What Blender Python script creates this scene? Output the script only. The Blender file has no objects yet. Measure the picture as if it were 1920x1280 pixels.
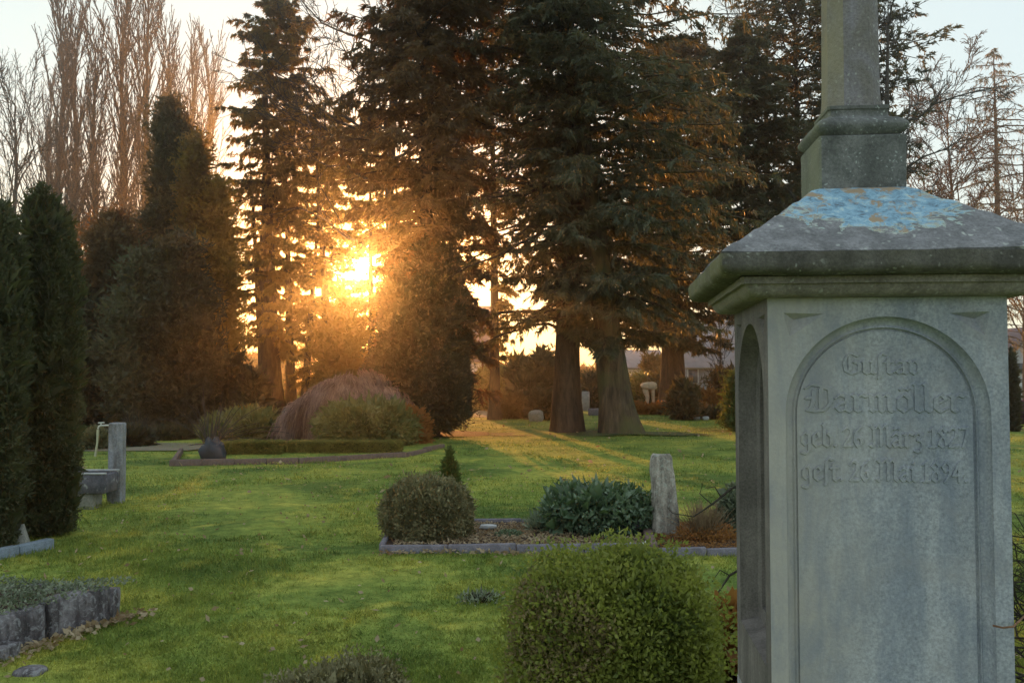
import bpy, math
import numpy as np
from mathutils import Vector
from mathutils.geometry import delaunay_2d_cdt
from math import radians as R

SC = bpy.context.scene
COL = SC.collection

# ------------------------------------------------------------------ camera, sky, sun, exposure
F = 1663.0
PITCH = math.atan(65 / F)
CAM_Z = 1.6
cam_d = bpy.data.cameras.new('camera')
cam_d.sensor_width = 36.0
cam_d.lens = 36.0 * F / 1920
cam_d.clip_start = 0.05
cam_d.clip_end = 3000
cam = bpy.data.objects.new('camera', cam_d)
COL.objects.link(cam)
cam.location = (0, 0, CAM_Z)
cam.rotation_euler = (R(90) + PITCH, 0, 0)
SC.camera = cam

SUN_AZ = math.atan2(-280 / F, 1.0)          # left of the view axis (+Y)
SUN_EL = R(7.0)
SUN_DIR = Vector((math.sin(SUN_AZ) * math.cos(SUN_EL), math.cos(SUN_AZ) * math.cos(SUN_EL), math.sin(SUN_EL)))
world = bpy.data.worlds.new('World')
SC.world = world
world.use_nodes = True
wn, wl = world.node_tree.nodes, world.node_tree.links
wn.clear()
w_out = wn.new('ShaderNodeOutputWorld')
sky = wn.new('ShaderNodeTexSky')
sky.sky_type = 'NISHITA'
sky.sun_disc = False
sky.sun_elevation = SUN_EL
sky.sun_rotation = SUN_AZ
sky.air_density = 1.0
sky.dust_density = 0.3
sky.ozone_density = 1.5
bg1 = wn.new('ShaderNodeBackground')
bg1.inputs['Strength'].default_value = 0.05
wl.new(sky.outputs['Color'], bg1.inputs['Color'])
# thin even high haze over the whole sky, plus the sun's own aureole
geo = wn.new('ShaderNodeTexCoord')
nrm = wn.new('ShaderNodeVectorMath'); nrm.operation = 'NORMALIZE'
wl.new(geo.outputs['Generated'], nrm.inputs[0])
dotn = wn.new('ShaderNodeVectorMath'); dotn.operation = 'DOT_PRODUCT'
dotn.inputs[1].default_value = SUN_DIR
wl.new(nrm.outputs[0], dotn.inputs[0])
def wmath(op, a, b=None, c=None):
    n = wn.new('ShaderNodeMath'); n.operation = op
    for i, v in enumerate((a, b, c)):
        if v is None: continue
        if isinstance(v, (int, float)): n.inputs[i].default_value = v
        else: wl.new(v, n.inputs[i])
    return n.outputs[0]
dcl = wmath('MAXIMUM', dotn.outputs['Value'], 0.0)
def lobe(power, strength, col):
    v = wmath('MULTIPLY', wmath('POWER', dcl, power), strength)
    b = wn.new('ShaderNodeBackground')
    b.inputs['Color'].default_value = (*col, 1)
    wl.new(v, b.inputs['Strength'])
    return b
hz = wn.new('ShaderNodeBackground')
def wmix(f, a, b):
    n = wn.new('ShaderNodeMix'); n.data_type = 'RGBA'
    wl.new(f, n.inputs[0])
    for s, v in ((6, a), (7, b)):
        if isinstance(v, tuple): n.inputs[s].default_value = (*v, 1)
        else: wl.new(v, n.inputs[s])
    return n.outputs[2]
sepn = wn.new('ShaderNodeSeparateXYZ'); wl.new(nrm.outputs[0], sepn.inputs[0])
elev = wmath('MAXIMUM', sepn.outputs[2], 0.0)
pale = wmix(wmath('POWER', dcl, 4.0), (.60, .69, .70), (.70, .76, .66))     # blue grey away from the sun, cream towards it
band = wmath('MULTIPLY', wmath('POWER', dcl, 7.0), wmath('POWER', 2.718, wmath('MULTIPLY', elev, -8.0)))
warm = wmath('MINIMUM', wmath('ADD', wmath('MULTIPLY', wmath('POWER', dcl, 160.0), .9), wmath('MULTIPLY', band, 1.0)), .96)
wl.new(wmix(warm, pale, (1.30, .78, .20)), hz.inputs['Color'])
hz.inputs['Strength'].default_value = 0.72
layers = [bg1, hz, lobe(700, .6, (1.0, 0.50, 0.08)), lobe(9000, 9.0, (1.0, 0.66, 0.18)), lobe(30000, 60.0, (1.0, 0.85, 0.55))]
cur = layers[0].outputs[0]
for b in layers[1:]:
    ad = wn.new('ShaderNodeAddShader')
    wl.new(cur, ad.inputs[0]); wl.new(b.outputs[0], ad.inputs[1])
    cur = ad.outputs[0]
wl.new(cur, w_out.inputs['Surface'])

sun_d = bpy.data.lights.new('sun', 'SUN')
sun_d.energy = 5.0
sun_d.angle = R(0.55)
sun_d.color = (1.0, 0.39, 0.085)
sun = bpy.data.objects.new('sun', sun_d)
COL.objects.link(sun)
sun.rotation_euler = SUN_DIR.to_track_quat('Z', 'Y').to_euler()

vs = SC.view_settings
vs.view_transform = 'Standard'
vs.look = 'None'
vs.exposure = 0.55
vs.gamma = 1.0
vs.use_curve_mapping = False
SC.cycles.use_denoising = True
SC.cycles.max_bounces = 6
SC.cycles.transparent_max_bounces = 4
SC.cycles.volume_bounces = 0
SC.cycles.sample_clamp_indirect = 4.0

# ------------------------------------------------------------------ helpers
def pix(px, py, Y):
    """a place given by its bearing and its distance Y in metres"""
    x = (px - 960) / F; y = (640 - py) / F
    d = (x, math.cos(PITCH) - y * math.sin(PITCH), math.sin(PITCH) + y * math.cos(PITCH))
    k = Y / d[1]
    return (d[0] * k, Y, CAM_Z + d[2] * k)
def gnd(px, py):
    x = (px - 960) / F; y = (640 - py) / F
    d = (x, math.cos(PITCH) - y * math.sin(PITCH), math.sin(PITCH) + y * math.cos(PITCH))
    k = -CAM_Z / d[2]
    return (d[0] * k, d[1] * k)
def hz_of(py, Y):
    return pix(960, py, Y)[2]

def hgt(x, y):
    return 0.018 * np.sin(x * 0.9 + 1.3) * np.sin(y * 0.7) + 0.010 * np.sin(x * 2.3 + y * 1.1) + 0.006 * np.sin(y * 3.7 - x * 1.9 + 2)

def nz(P, f, seed=0):
    """smooth pseudo noise in about -1..1 from summed rotated sines"""
    r = np.random.default_rng(1000 + seed)
    out = np.zeros(len(P)); tot = 0
    for o in range(3):
        for k in range(3):
            d = r.normal(size=3); d /= np.linalg.norm(d)
            e = r.normal(size=3); e /= np.linalg.norm(e)
            ff = f * (1.9 ** o) * r.uniform(.8, 1.25); a = 0.62 ** o
            out += a * np.sin(P @ d * ff + r.uniform(0, 6.28) + 1.3 * np.sin(P @ e * ff * .7 + r.uniform(0, 6.28)))
            tot += a
    return out / (tot * .5)

def mk(name, V, F_, mat, parent=None, smooth=False, tone=None, sharp=None):
    V = np.asarray(V, dtype=np.float32).reshape(-1, 3)
    if isinstance(F_, np.ndarray): F_ = [F_]
    if len(F_) and not isinstance(F_[0], np.ndarray):
        by = {}
        for f in F_: by.setdefault(len(f), []).append(f)
        F_ = [np.array(v, dtype=np.int32) for v in by.values()]
    me = bpy.data.meshes.new(name)
    me.vertices.add(len(V)); me.vertices.foreach_set('co', V.ravel())
    loops = np.concatenate([f.ravel() for f in F_]).astype(np.int32)
    tot = np.concatenate([np.full(len(f), f.shape[1]) for f in F_]).astype(np.int32)
    st = np.concatenate([[0], np.cumsum(tot)[:-1]]).astype(np.int32)
    me.loops.add(len(loops)); me.loops.foreach_set('vertex_index', loops)
    me.polygons.add(len(tot)); me.polygons.foreach_set('loop_start', st)
    try: me.polygons.foreach_set('loop_total', tot)
    except Exception: pass
    if smooth: me.polygons.foreach_set('use_smooth', np.ones(len(tot), dtype=bool))
    if tone is not None:
        a = me.attributes.new('tone', 'FLOAT', 'POINT')
        a.data.foreach_set('value', np.asarray(tone, dtype=np.float32))
    me.update(calc_edges=True)
    if sharp is not None:
        me.polygons.foreach_set('use_smooth', np.ones(len(tot), dtype=bool))
        me.set_sharp_from_angle(angle=R(sharp))
    if mat: me.materials.append(mat)
    o = bpy.data.objects.new(name, me)
    COL.objects.link(o)
    if parent: o.parent = parent
    return o

def tag(o, label=None, cat=None, group=None, kind=None):
    if label: o['label'] = label
    if cat: o['category'] = cat
    if group: o['group'] = group
    if kind: o['kind'] = kind
    return o
def empty(name, loc, label, cat, rz=0, group=None):
    o = bpy.data.objects.new(name, None); COL.objects.link(o)
    o.location = loc; o.rotation_euler = (0, 0, rz)
    o.empty_display_size = .2
    return tag(o, label, cat, group)
def copy_tree(o, parent=None):
    c = o.copy(); COL.objects.link(c); c.parent = parent
    for ch in o.children: copy_tree(ch, c)
    return c

def box(cx, cy, cz, sx, sy, sz, ch=0.004):
    """a chamfered box, centre and full sizes"""
    V = []; hx, hy, hz_ = sx / 2, sy / 2, sz / 2; c = min(ch, hx * .45, hy * .45, hz_ * .45)
    idx = {}
    for sgx in (-1, 1):
        for sgy in (-1, 1):
            for sgz in (-1, 1):
                for ax in range(3):
                    p = [sgx * hx, sgy * hy, sgz * hz_]
                    for a, s in zip(range(3), (sgx, sgy, sgz)):
                        if a != ax: p[a] -= s * c
                    idx[(sgx, sgy, sgz, ax)] = len(V); V.append((cx + p[0], cy + p[1], cz + p[2]))
    Fs = []
    def face(L):
        P = [Vector(V[i]) for i in L]; n = (P[1] - P[0]).cross(P[2] - P[0]); m = sum(P, Vector()) / len(P) - Vector((cx, cy, cz))
        Fs.append(L if n.dot(m) > 0 else L[::-1])
    for ax in range(3):
        o1, o2 = [a for a in range(3) if a != ax]
        for s in (-1, 1):
            L = []
            for a, b in ((-1, -1), (1, -1), (1, 1), (-1, 1)):
                k = [0, 0, 0]; k[ax] = s; k[o1] = a; k[o2] = b; L.append(idx[(*k, ax)])
            face(L)
        for a in (-1, 1):
            for b in (-1, 1):
                k = [0, 0, 0]; k[o1] = a; k[o2] = b
                k1 = list(k); k1[ax] = -1; k2 = list(k); k2[ax] = 1
                face([idx[(*k1, o1)], idx[(*k2, o1)], idx[(*k2, o2)], idx[(*k1, o2)]])
    for sgx in (-1, 1):
        for sgy in (-1, 1):
            for sgz in (-1, 1):
                face([idx[(sgx, sgy, sgz, a)] for a in range(3)])
    return V, Fs
class MB:
    def __init__(s): s.V = []; s.F = []
    def add(s, V, Fs):
        n = len(s.V); s.V += [tuple(v) for v in V]; s.F += [[i + n for i in f] for f in Fs]; return s
    def box(s, *a, **k): return s.add(*box(*a, **k))
    def tube(s, pts, rad, n=8):
        P = np.array([pts], float); Rr = np.full((1, len(pts)), rad) if np.isscalar(rad) else np.array([rad], float)
        V, Fq = tubes(P, Rr, n); k = len(s.V); s.V += [tuple(v) for v in V]; s.F += [[int(i) + k for i in f] for f in Fq]
        s.F.append([k + i for i in range(n)][::-1]); s.F.append([k + (len(pts) - 1) * n + i for i in range(n)]); return s
    def build(s, name, mat, parent=None, **k): return mk(name, s.V, s.F, mat, parent, **k)

def unit(v):
    return v / np.maximum(np.linalg.norm(v, axis=-1, keepdims=True), 1e-9)
def tubes(P, Rr, sides=3):
    """N polylines of K points to open tubes"""
    N, K, _ = P.shape
    T = unit(np.gradient(P, axis=1))
    ref = np.where(np.abs(T[:, :1, 2:3]) > .8, np.array([[[1., .1, 0]]]), np.array([[[0., .1, 1.]]]))
    U = unit(np.cross(T, np.broadcast_to(ref, T.shape))); W = np.cross(T, U)
    a = np.arange(sides) * 2 * math.pi / sides
    V = P[:, :, None, :] + Rr[:, :, None, None] * (np.cos(a)[None, None, :, None] * U[:, :, None, :] + np.sin(a)[None, None, :, None] * W[:, :, None, :])
    n = np.arange(N)[:, None, None] * K * sides; k = np.arange(K - 1)[None, :, None] * sides
    i = np.arange(sides)[None, None, :]; j = (i + 1) % sides
    Fq = np.stack([n + k + i, n + k + j, n + k + sides + j, n + k + sides + i], -1).reshape(-1, 4)
    return V.reshape(-1, 3), Fq
def grow(P, L, rng, n, t0, t1, ang, angj, up, K=4, wob=.08, planar=False, taper=.4):
    """n children for each parent polyline; returns polylines, lengths, parent place s"""
    N, Kp, _ = P.shape
    s = t0 + (t1 - t0) * ((np.arange(n)[None] + rng.uniform(0, 1, (N, n))) / n)
    f = s * (Kp - 1); i0 = np.clip(f.astype(int), 0, Kp - 2); fr = (f - i0)[..., None]
    ar = np.arange(N)[:, None]
    p0 = P[ar, i0] * (1 - fr) + P[ar, i0 + 1] * fr
    T = unit(P[ar, i0 + 1] - P[ar, i0])
    if planar:
        S = unit(np.cross(T, np.array([0, 0, 1.])))
        S = S * np.where(rng.uniform(size=(N, n, 1)) < .5, -1, 1) + rng.normal(size=(N, n, 3)) * .18
    else:
        S = np.cross(T, rng.normal(size=(N, n, 3)))
    S = unit(S)
    a = (ang + angj * rng.normal(size=(N, n)))[..., None]
    D = unit(T * np.cos(a) + S * np.sin(a))
    Lc = (L[:, None] * (1 - taper * s) * rng.uniform(.6, 1.15, (N, n)))
    q = np.linspace(0, 1, K)[None, None, :, None]
    jit = np.cumsum(rng.normal(size=(N, n, K, 3)) * wob / K, axis=2); jit[:, :, 0] = 0
    C = p0[:, :, None] + Lc[..., None, None] * (D[:, :, None] * q + np.array([0, 0, 1.]) * up * q * q + jit)
    return C.reshape(-1, K, 3), Lc.reshape(-1), s.reshape(-1)

def leaves(C, D, L, W, rng, quad=True):
    """C centres at the leaf base, D directions"""
    N = len(C); D = unit(D)
    S = unit(np.cross(D, rng.normal(size=(N, 3)))) * (W * .5)[:, None]
    L = L[:, None]
    if quad:
        V = np.stack([C, C + D * L * .45 + S, C + D * L, C + D * L * .45 - S], 1).reshape(-1, 3)
        Fq = np.arange(N * 4).reshape(-1, 4); k = 4
    else:
        V = np.stack([C - S, C + S, C + D * L], 1).reshape(-1, 3)
        Fq = np.arange(N * 3).reshape(-1, 3); k = 3
    return V, Fq, np.repeat(rng.uniform(0, 1, N), k)

def shell(profile, n, rng, depth=.12, amp=.05, freq=6., lf=(.02, .01), out=.7, up=.3, rnd=.8, ex=1., ey=1., seed=0, quad=True, amp2=0., freq2=2., shoots=0, shoot_len=.1):
    """leaf faces through the outer layer of a turned body; profile is a list of (r, z)"""
    pr = np.array(profile, float)
    seg = np.diff(pr, axis=0); ln = np.hypot(seg[:, 0], seg[:, 1]) * (pr[:-1, 0] + pr[1:, 0] + .02)
    c = np.cumsum(ln) / ln.sum()
    u = rng.uniform(0, 1, n); i = np.searchsorted(c, u); i = np.clip(i, 0, len(ln) - 1)
    t = rng.uniform(0, 1, n)
    rr = pr[i, 0] + seg[i, 0] * t; z = pr[i, 1] + seg[i, 1] * t
    th = rng.uniform(0, 2 * math.pi, n)
    nr = seg[i, 1]; nzv = -seg[i, 0]; m = np.hypot(nr, nzv) + 1e-9; nr = nr / m; nzv = nzv / m
    Nn = np.stack([np.cos(th) * nr, np.sin(th) * nr, nzv], 1)
    P = np.stack([rr * np.cos(th) * ex, rr * np.sin(th) * ey, z], 1)
    b = amp * nz(P, freq, seed) + (amp2 * nz(P, freq2, seed + 7) if amp2 else 0)
    dd = depth * rng.uniform(0, 1, n) ** 1.6
    if shoots:
        dd = np.where(rng.uniform(size=n) < shoots, -rng.uniform(0, 1, n) * shoot_len, dd)
    P = P + Nn * (b - dd)[:, None]
    D = Nn * out + np.array([0, 0, up]) + rng.normal(size=(n, 3)) * rnd
    L = lf[0] * rng.uniform(.6, 1.3, n); W = lf[1] * rng.uniform(.7, 1.3, n)
    keep = P[:, 2] > .0
    return leaves(P[keep], D[keep], L[keep], W[keep], rng, quad)

# ------------------------------------------------------------------ materials
def new_mat(name):
    m = bpy.data.materials.new(name); m.use_nodes = True
    nt = m.node_tree; nt.nodes.clear()
    return m, nt, nt.nodes, nt.links
def ramp(N, stops):
    r = N.new('ShaderNodeValToRGB'); e = r.color_ramp.elements
    while len(e) < len(stops): e.new(.5)
    for k, (p, c) in zip(e, stops):
        k.position = p; k.color = (*c, 1) if len(c) == 3 else c
    return r
def mixc(N, Lk, fac, a, b, mode='MIX'):
    n = N.new('ShaderNodeMix'); n.data_type = 'RGBA'; n.blend_type = mode
    for s, v in ((0, fac), (6, a), (7, b)):
        if isinstance(v, (int, float)): n.inputs[s].default_value = v
        elif isinstance(v, tuple): n.inputs[s].default_value = (*v, 1)
        else: Lk.new(v, n.inputs[s])
    return n.outputs[2]
def noise(N, Lk, vec, scale, detail=4, rough=.55, dist=0.):
    n = N.new('ShaderNodeTexNoise'); n.inputs['Scale'].default_value = scale; n.inputs['Detail'].default_value = detail
    n.inputs['Roughness'].default_value = rough; n.inputs['Distortion'].default_value = dist
    if vec is not None: Lk.new(vec, n.inputs['Vector'])
    return n.outputs['Fac']
def mapping(N, Lk, vec, scale, loc=(0, 0, 0)):
    n = N.new('ShaderNodeMapping'); n.inputs['Scale'].default_value = scale; n.inputs['Location'].default_value = loc
    Lk.new(vec, n.inputs['Vector']); return n.outputs[0]
def leaf_mat(name, dark, light, trans=None, tr=.35, clump=1.2, rough=.55, spec=.25):
    m, nt, N, Lk = new_mat(name)
    out = N.new('ShaderNodeOutputMaterial')
    at = N.new('ShaderNodeAttribute'); at.attribute_name = 'tone'
    tc = N.new('ShaderNodeNewGeometry')
    nf = noise(N, Lk, tc.outputs['Position'], clump, 2)
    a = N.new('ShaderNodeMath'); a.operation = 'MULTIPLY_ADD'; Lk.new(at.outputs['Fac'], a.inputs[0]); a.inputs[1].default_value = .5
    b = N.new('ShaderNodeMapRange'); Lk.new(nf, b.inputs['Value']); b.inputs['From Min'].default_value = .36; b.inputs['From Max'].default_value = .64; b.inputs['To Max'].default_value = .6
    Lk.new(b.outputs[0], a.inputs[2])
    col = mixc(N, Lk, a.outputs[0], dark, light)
    p = N.new('ShaderNodeBsdfPrincipled'); Lk.new(col, p.inputs['Base Color']); p.inputs['Roughness'].default_value = rough
    p.inputs['Specular IOR Level'].default_value = spec
    t = N.new('ShaderNodeBsdfTranslucent')
    tcol = trans or tuple(min(1, c * 1.6) for c in light)
    t.inputs['Color'].default_value = (*tcol, 1)
    mx = N.new('ShaderNodeMixShader'); mx.inputs[0].default_value = tr
    Lk.new(p.outputs[0], mx.inputs[1]); Lk.new(t.outputs[0], mx.inputs[2]); Lk.new(mx.outputs[0], out.inputs[0])
    return m
def stone_mat(name, c1, c2, c3, scale=6., streak=0., bump=.3, rough=.85, lichen=None, lich_amt=.6, fine=60., speck=None, bdist=.004):
    m, nt, N, Lk = new_mat(name)
    out = N.new('ShaderNodeOutputMaterial'); p = N.new('ShaderNodeBsdfPrincipled')
    tc = N.new('ShaderNodeTexCoord'); v = tc.outputs['Object']
    n1 = noise(N, Lk, v, scale, 6, .6, .4)
    r1 = ramp(N, [(.35, c1), (.65, c2)]); Lk.new(n1, r1.inputs[0]); col = r1.outputs[0]
    n2 = noise(N, Lk, mapping(N, Lk, v, (scale * 1.6, scale * 1.6, scale * .28 if streak else scale)), 1.0, 6, .6, .6)
    r2 = ramp(N, [(.42, (0, 0, 0)), (.68, (1, 1, 1))]); Lk.new(n2, r2.inputs[0])
    mm = N.new('ShaderNodeMath'); mm.operation = 'MULTIPLY'; Lk.new(r2.outputs[0], mm.inputs[0]); mm.inputs[1].default_value = max(streak, .55)
    col = mixc(N, Lk, mm.outputs[0], col, c3)
    n3 = noise(N, Lk, v, fine, 5, .7)
    r3 = ramp(N, [(.30, (.42, .42, .42)), (.70, (1.45, 1.45, 1.45))]); Lk.new(n3, r3.inputs[0])
    col = mixc(N, Lk, .65, col, r3.outputs[0], 'MULTIPLY')
    if lichen:
        vo = noise(N, Lk, v, scale * 3.2, 5, .65, .8)
        r4 = ramp(N, [(.54, (0, 0, 0)), (.60, (1, 1, 1))]); Lk.new(vo, r4.inputs[0])
        m4 = N.new('ShaderNodeMath'); m4.operation = 'MULTIPLY'; Lk.new(r4.outputs[0], m4.inputs[0]); m4.inputs[1].default_value = lich_amt
        col = mixc(N, Lk, m4.outputs[0], col, lichen)
    if speck:
        vs_ = N.new('ShaderNodeTexVoronoi'); vs_.inputs['Scale'].default_value = speck[1]; vs_.inputs['Randomness'].default_value = 1.
        wb = N.new('ShaderNodeTexNoise'); wb.inputs['Scale'].default_value = speck[1] * .55; wb.inputs['Detail'].default_value = 4; Lk.new(v, wb.inputs['Vector'])
        wv = N.new('ShaderNodeVectorMath'); wv.operation = 'MULTIPLY_ADD'; Lk.new(wb.outputs['Color'], wv.inputs[0]); wv.inputs[1].default_value = (2.2 / speck[1],) * 3; Lk.new(v, wv.inputs[2]); Lk.new(wv.outputs[0], vs_.inputs['Vector'])
        r5 = ramp(N, [(.10, (.8, .8, .8)), (.30, (0, 0, 0))]); Lk.new(vs_.outputs['Distance'], r5.inputs[0])
        n6 = noise(N, Lk, v, speck[1] * .25, 2); r6 = ramp(N, [(.44, (0, 0, 0)), (.56, (1, 1, 1))]); Lk.new(n6, r6.inputs[0])
        m5 = N.new('ShaderNodeMath'); m5.operation = 'MULTIPLY'; Lk.new(r5.outputs[0], m5.inputs[0]); Lk.new(r6.outputs[0], m5.inputs[1])
        col = mixc(N, Lk, m5.outputs[0], col, speck[0])
    Lk.new(col, p.inputs['Base Color']); p.inputs['Roughness'].default_value = rough; p.inputs['Specular IOR Level'].default_value = .3
    ad = N.new('ShaderNodeMath'); ad.operation = 'ADD'; Lk.new(n3, ad.inputs[0]); Lk.new(n1, ad.inputs[1])
    bp = N.new('ShaderNodeBump'); bp.inputs['Strength'].default_value = bump; bp.inputs['Distance'].default_value = bdist
    Lk.new(ad.outputs[0], bp.inputs['Height']); Lk.new(bp.outputs[0], p.inputs['Normal'])
    Lk.new(p.outputs[0], out.inputs[0])
    return m, N, Lk, p, col, v
def bark_mat(name, c1, c2, moss=None, sx=14., sz=2.2, bump=.8):
    m, nt, N, Lk = new_mat(name)
    out = N.new('ShaderNodeOutputMaterial'); p = N.new('ShaderNodeBsdfPrincipled')
    tc = N.new('ShaderNodeTexCoord'); v = tc.outputs['Object']
    n1 = noise(N, Lk, mapping(N, Lk, v, (sx, sx, sz)), 1., 6, .65, .5)
    r = ramp(N, [(.35, c1), (.7, c2)]); Lk.new(n1, r.inputs[0]); col = r.outputs[0]
    if moss:
        n2 = noise(N, Lk, v, 1.3, 4); r2 = ramp(N, [(.45, (0, 0, 0)), (.65, (.8, .8, .8))]); Lk.new(n2, r2.inputs[0])
        col = mixc(N, Lk, r2.outputs[0], col, moss)
    Lk.new(col, p.inputs['Base Color']); p.inputs['Roughness'].default_value = .95; p.inputs['Specular IOR Level'].default_value = .15
    bp = N.new('ShaderNodeBump'); bp.inputs['Strength'].default_value = bump; bp.inputs['Distance'].default_value = .03
    Lk.new(n1, bp.inputs['Height']); Lk.new(bp.outputs[0], p.inputs['Normal']); Lk.new(p.outputs[0], out.inputs[0])
    return m
def plain_mat(name, col, rough=.7, var=.25, scale=8., metallic=0.):
    m, nt, N, Lk = new_mat(name)
    out = N.new('ShaderNodeOutputMaterial'); p = N.new('ShaderNodeBsdfPrincipled')
    tc = N.new('ShaderNodeTexCoord')
    n1 = noise(N, Lk, tc.outputs['Object'], scale, 5, .6)
    r = ramp(N, [(.3, tuple(c * (1 - var) for c in col)), (.7, tuple(min(1, c * (1 + var)) for c in col))]); Lk.new(n1, r.inputs[0])
    Lk.new(r.outputs[0], p.inputs['Base Color']); p.inputs['Roughness'].default_value = rough; p.inputs['Metallic'].default_value = metallic
    Lk.new(p.outputs[0], out.inputs[0]); return m
# lawn colours, shared by the soil sheet and by the blades
def lawn_mat(name, blades):
    m, nt, N, Lk = new_mat(name)
    out = N.new('ShaderNodeOutputMaterial'); p = N.new('ShaderNodeBsdfPrincipled')
    g = N.new('ShaderNodeNewGeometry')
    sp = N.new('ShaderNodeSeparateXYZ'); Lk.new(g.outputs['Position'], sp.inputs[0])
    cb = N.new('ShaderNodeCombineXYZ'); Lk.new(sp.outputs[0], cb.inputs[0]); Lk.new(sp.outputs[1], cb.inputs[1])
    v = cb.outputs[0]
    n1 = noise(N, Lk, v, .55, 5, .6, .5)
    r1 = ramp(N, [(.36, (.115, .172, .040)), (.50, (.220, .280, .058)), (.66, (.37, .37, .075))]); Lk.new(n1, r1.inputs[0])
    n2 = noise(N, Lk, v, 1.6, 4, .6, .3)          # moss and worn yellow patches
    r2 = ramp(N, [(.56, (0, 0, 0)), (.70, (.7, .7, .7))]); Lk.new(n2, r2.inputs[0])
    col = mixc(N, Lk, r2.outputs[0], r1.outputs[0], (.50, .45, .09))
    n3 = noise(N, Lk, v, 7., 4, .65)
    r3 = ramp(N, [(.34, (.50, .58, .5)), (.66, (1.35, 1.3, 1.3))]); Lk.new(n3, r3.inputs[0])
    col = mixc(N, Lk, .8, col, r3.outputs[0], 'MULTIPLY')
    if blades:
        at = N.new('ShaderNodeAttribute'); at.attribute_name = 'tone'
        r4 = ramp(N, [(0, (.7, .72, .7)), (.85, (1.2, 1.2, 1.2)), (1, (1.7, 1.4, 1.3))]); Lk.new(at.outputs['Fac'], r4.inputs[0])
        col = mixc(N, Lk, 1., col, r4.outputs[0], 'MULTIPLY')
        Lk.new(col, p.inputs['Base Color']); p.inputs['Roughness'].default_value = .5; p.inputs['Specular IOR Level'].default_value = .25
        t = N.new('ShaderNodeBsdfTranslucent'); Lk.new(col, t.inputs['Color'])
        mx = N.new('ShaderNodeMixShader'); mx.inputs[0].default_value = .45
        Lk.new(p.outputs[0], mx.inputs[1]); Lk.new(t.outputs[0], mx.inputs[2]); Lk.new(mx.outputs[0], out.inputs[0])
    else:
        n5 = noise(N, Lk, v, 45., 3, .7)
        r5 = ramp(N, [(.3, (.5, .52, .5)), (.7, (1.2, 1.2, 1.2))]); Lk.new(n5, r5.inputs[0])
        col = mixc(N, Lk, .8, col, r5.outputs[0], 'MULTIPLY')
        Lk.new(col, p.inputs['Base Color']); p.inputs['Roughness'].default_value = .9; p.inputs['Specular IOR Level'].default_value = .1
        bp = N.new('ShaderNodeBump'); bp.inputs['Strength'].default_value = .7; bp.inputs['Distance'].default_value = .03
        Lk.new(n3, bp.inputs['Height']); Lk.new(bp.outputs[0], p.inputs['Normal'])
        Lk.new(p.outputs[0], out.inputs[0])
    return m
M = {}
M['lawn'] = lawn_mat('lawn_turf', False)
M['blade'] = lawn_mat('grass_blade', True)
M['soil'] = stone_mat('mulch_soil', (.05, .028, .018), (.10, .06, .04), (.03, .02, .014), 9., fine=70, bump=1., bdist=.02)[0]
M['litter'] = stone_mat('needle_litter', (.080, .095, .028), (.11, .12, .035), (.06, .055, .022), 1.5, fine=40, bump=.8, bdist=.02)[0]
M['gravel'] = stone_mat('gravel_path', (.20, .17, .12), (.25, .21, .15), (.14, .14, .06), 2.5, fine=50, bump=.6, bdist=.01)[0]
M['kerb'] = stone_mat('kerb_concrete', (.17, .16, .19), (.25, .23, .26), (.10, .09, .11), 7., fine=90, bump=.3)[0]
M['kerb_pale'] = stone_mat('kerb_pale_granite', (.19, .23, .28), (.26, .31, .36), (.12, .15, .18), 7., fine=90, bump=.3)[0]
M['kerb_brown'] = stone_mat('kerb_brown_stone', (.15, .10, .085), (.20, .14, .12), (.09, .06, .05), 7., fine=90, bump=.4)[0]
M['rough_wall'] = stone_mat('rough_wall_stone', (.14, .12, .13), (.30, .28, .30), (.03, .025, .028), 7., streak=.9, fine=40, bump=.9, bdist=.015, lichen=(.36, .36, .38), lich_amt=.6)[0]
M['trough'] = stone_mat('trough_stone', (.10, .10, .12), (.17, .16, .19), (.05, .05, .06), 7., fine=60, bump=.5, speck=((.5, .5, .48), 12.))[0]
M['trough_rim'] = plain_mat('trough_rim_stone', (.42, .42, .43), .8)
M['block'] = stone_mat('support_block', (.26, .26, .23), (.34, .33, .29), (.16, .15, .12), 5., fine=50)[0]
M['post'] = stone_mat('weathered_post', (.22, .23, .26), (.36, .37, .40), (.11, .10, .09), 7., streak=.9, fine=60, bump=.6, lichen=(.30, .29, .27), lich_amt=.5)[0]
M['stele'] = stone_mat('weathered_stele', (.28, .245, .205), (.52, .47, .41), (.12, .10, .085), 9., streak=.95, fine=50, bump=.8, bdist=.01, lichen=(.40, .45, .40), lich_amt=.5)[0]
M['bark'] = bark_mat('conifer_bark', (.035, .025, .020), (.12, .085, .06), sx=9., bump=1.)
M['bark_moss'] = bark_mat('mossy_bark', (.045, .033, .025), (.16, .115, .075), (.12, .115, .045), sx=8., sz=1.4, bump=1.)
M['twig'] = bark_mat('bare_twig', (.05, .043, .038), (.11, .096, .086), sx=20, sz=5, bump=.3)
M['twig_red'] = bark_mat('red_brown_twig', (.16, .085, .055), (.32, .18, .11), sx=20, sz=5, bump=.3)
M['twig_dark'] = bark_mat('dark_twig', (.030, .026, .020), (.07, .06, .045), sx=20, sz=5, bump=.3)
M['spruce'] = leaf_mat('spruce_needles', (.034, .030, .020), (.105, .095, .055), (.34, .17, .05), .35, .8)
M['cedar'] = leaf_mat('cedar_needles', (.034, .038, .026), (.115, .125, .080), (.24, .20, .07), .3, .9)
M['cedar_olive'] = leaf_mat('cedar_olive_needles', (.040, .036, .020), (.135, .120, .060), (.30, .24, .07), .30, .9)
M['thuja'] = leaf_mat('thuja_sprays', (.034, .028, .016), (.110, .090, .042), (.42, .28, .05), .38, .9)
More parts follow.
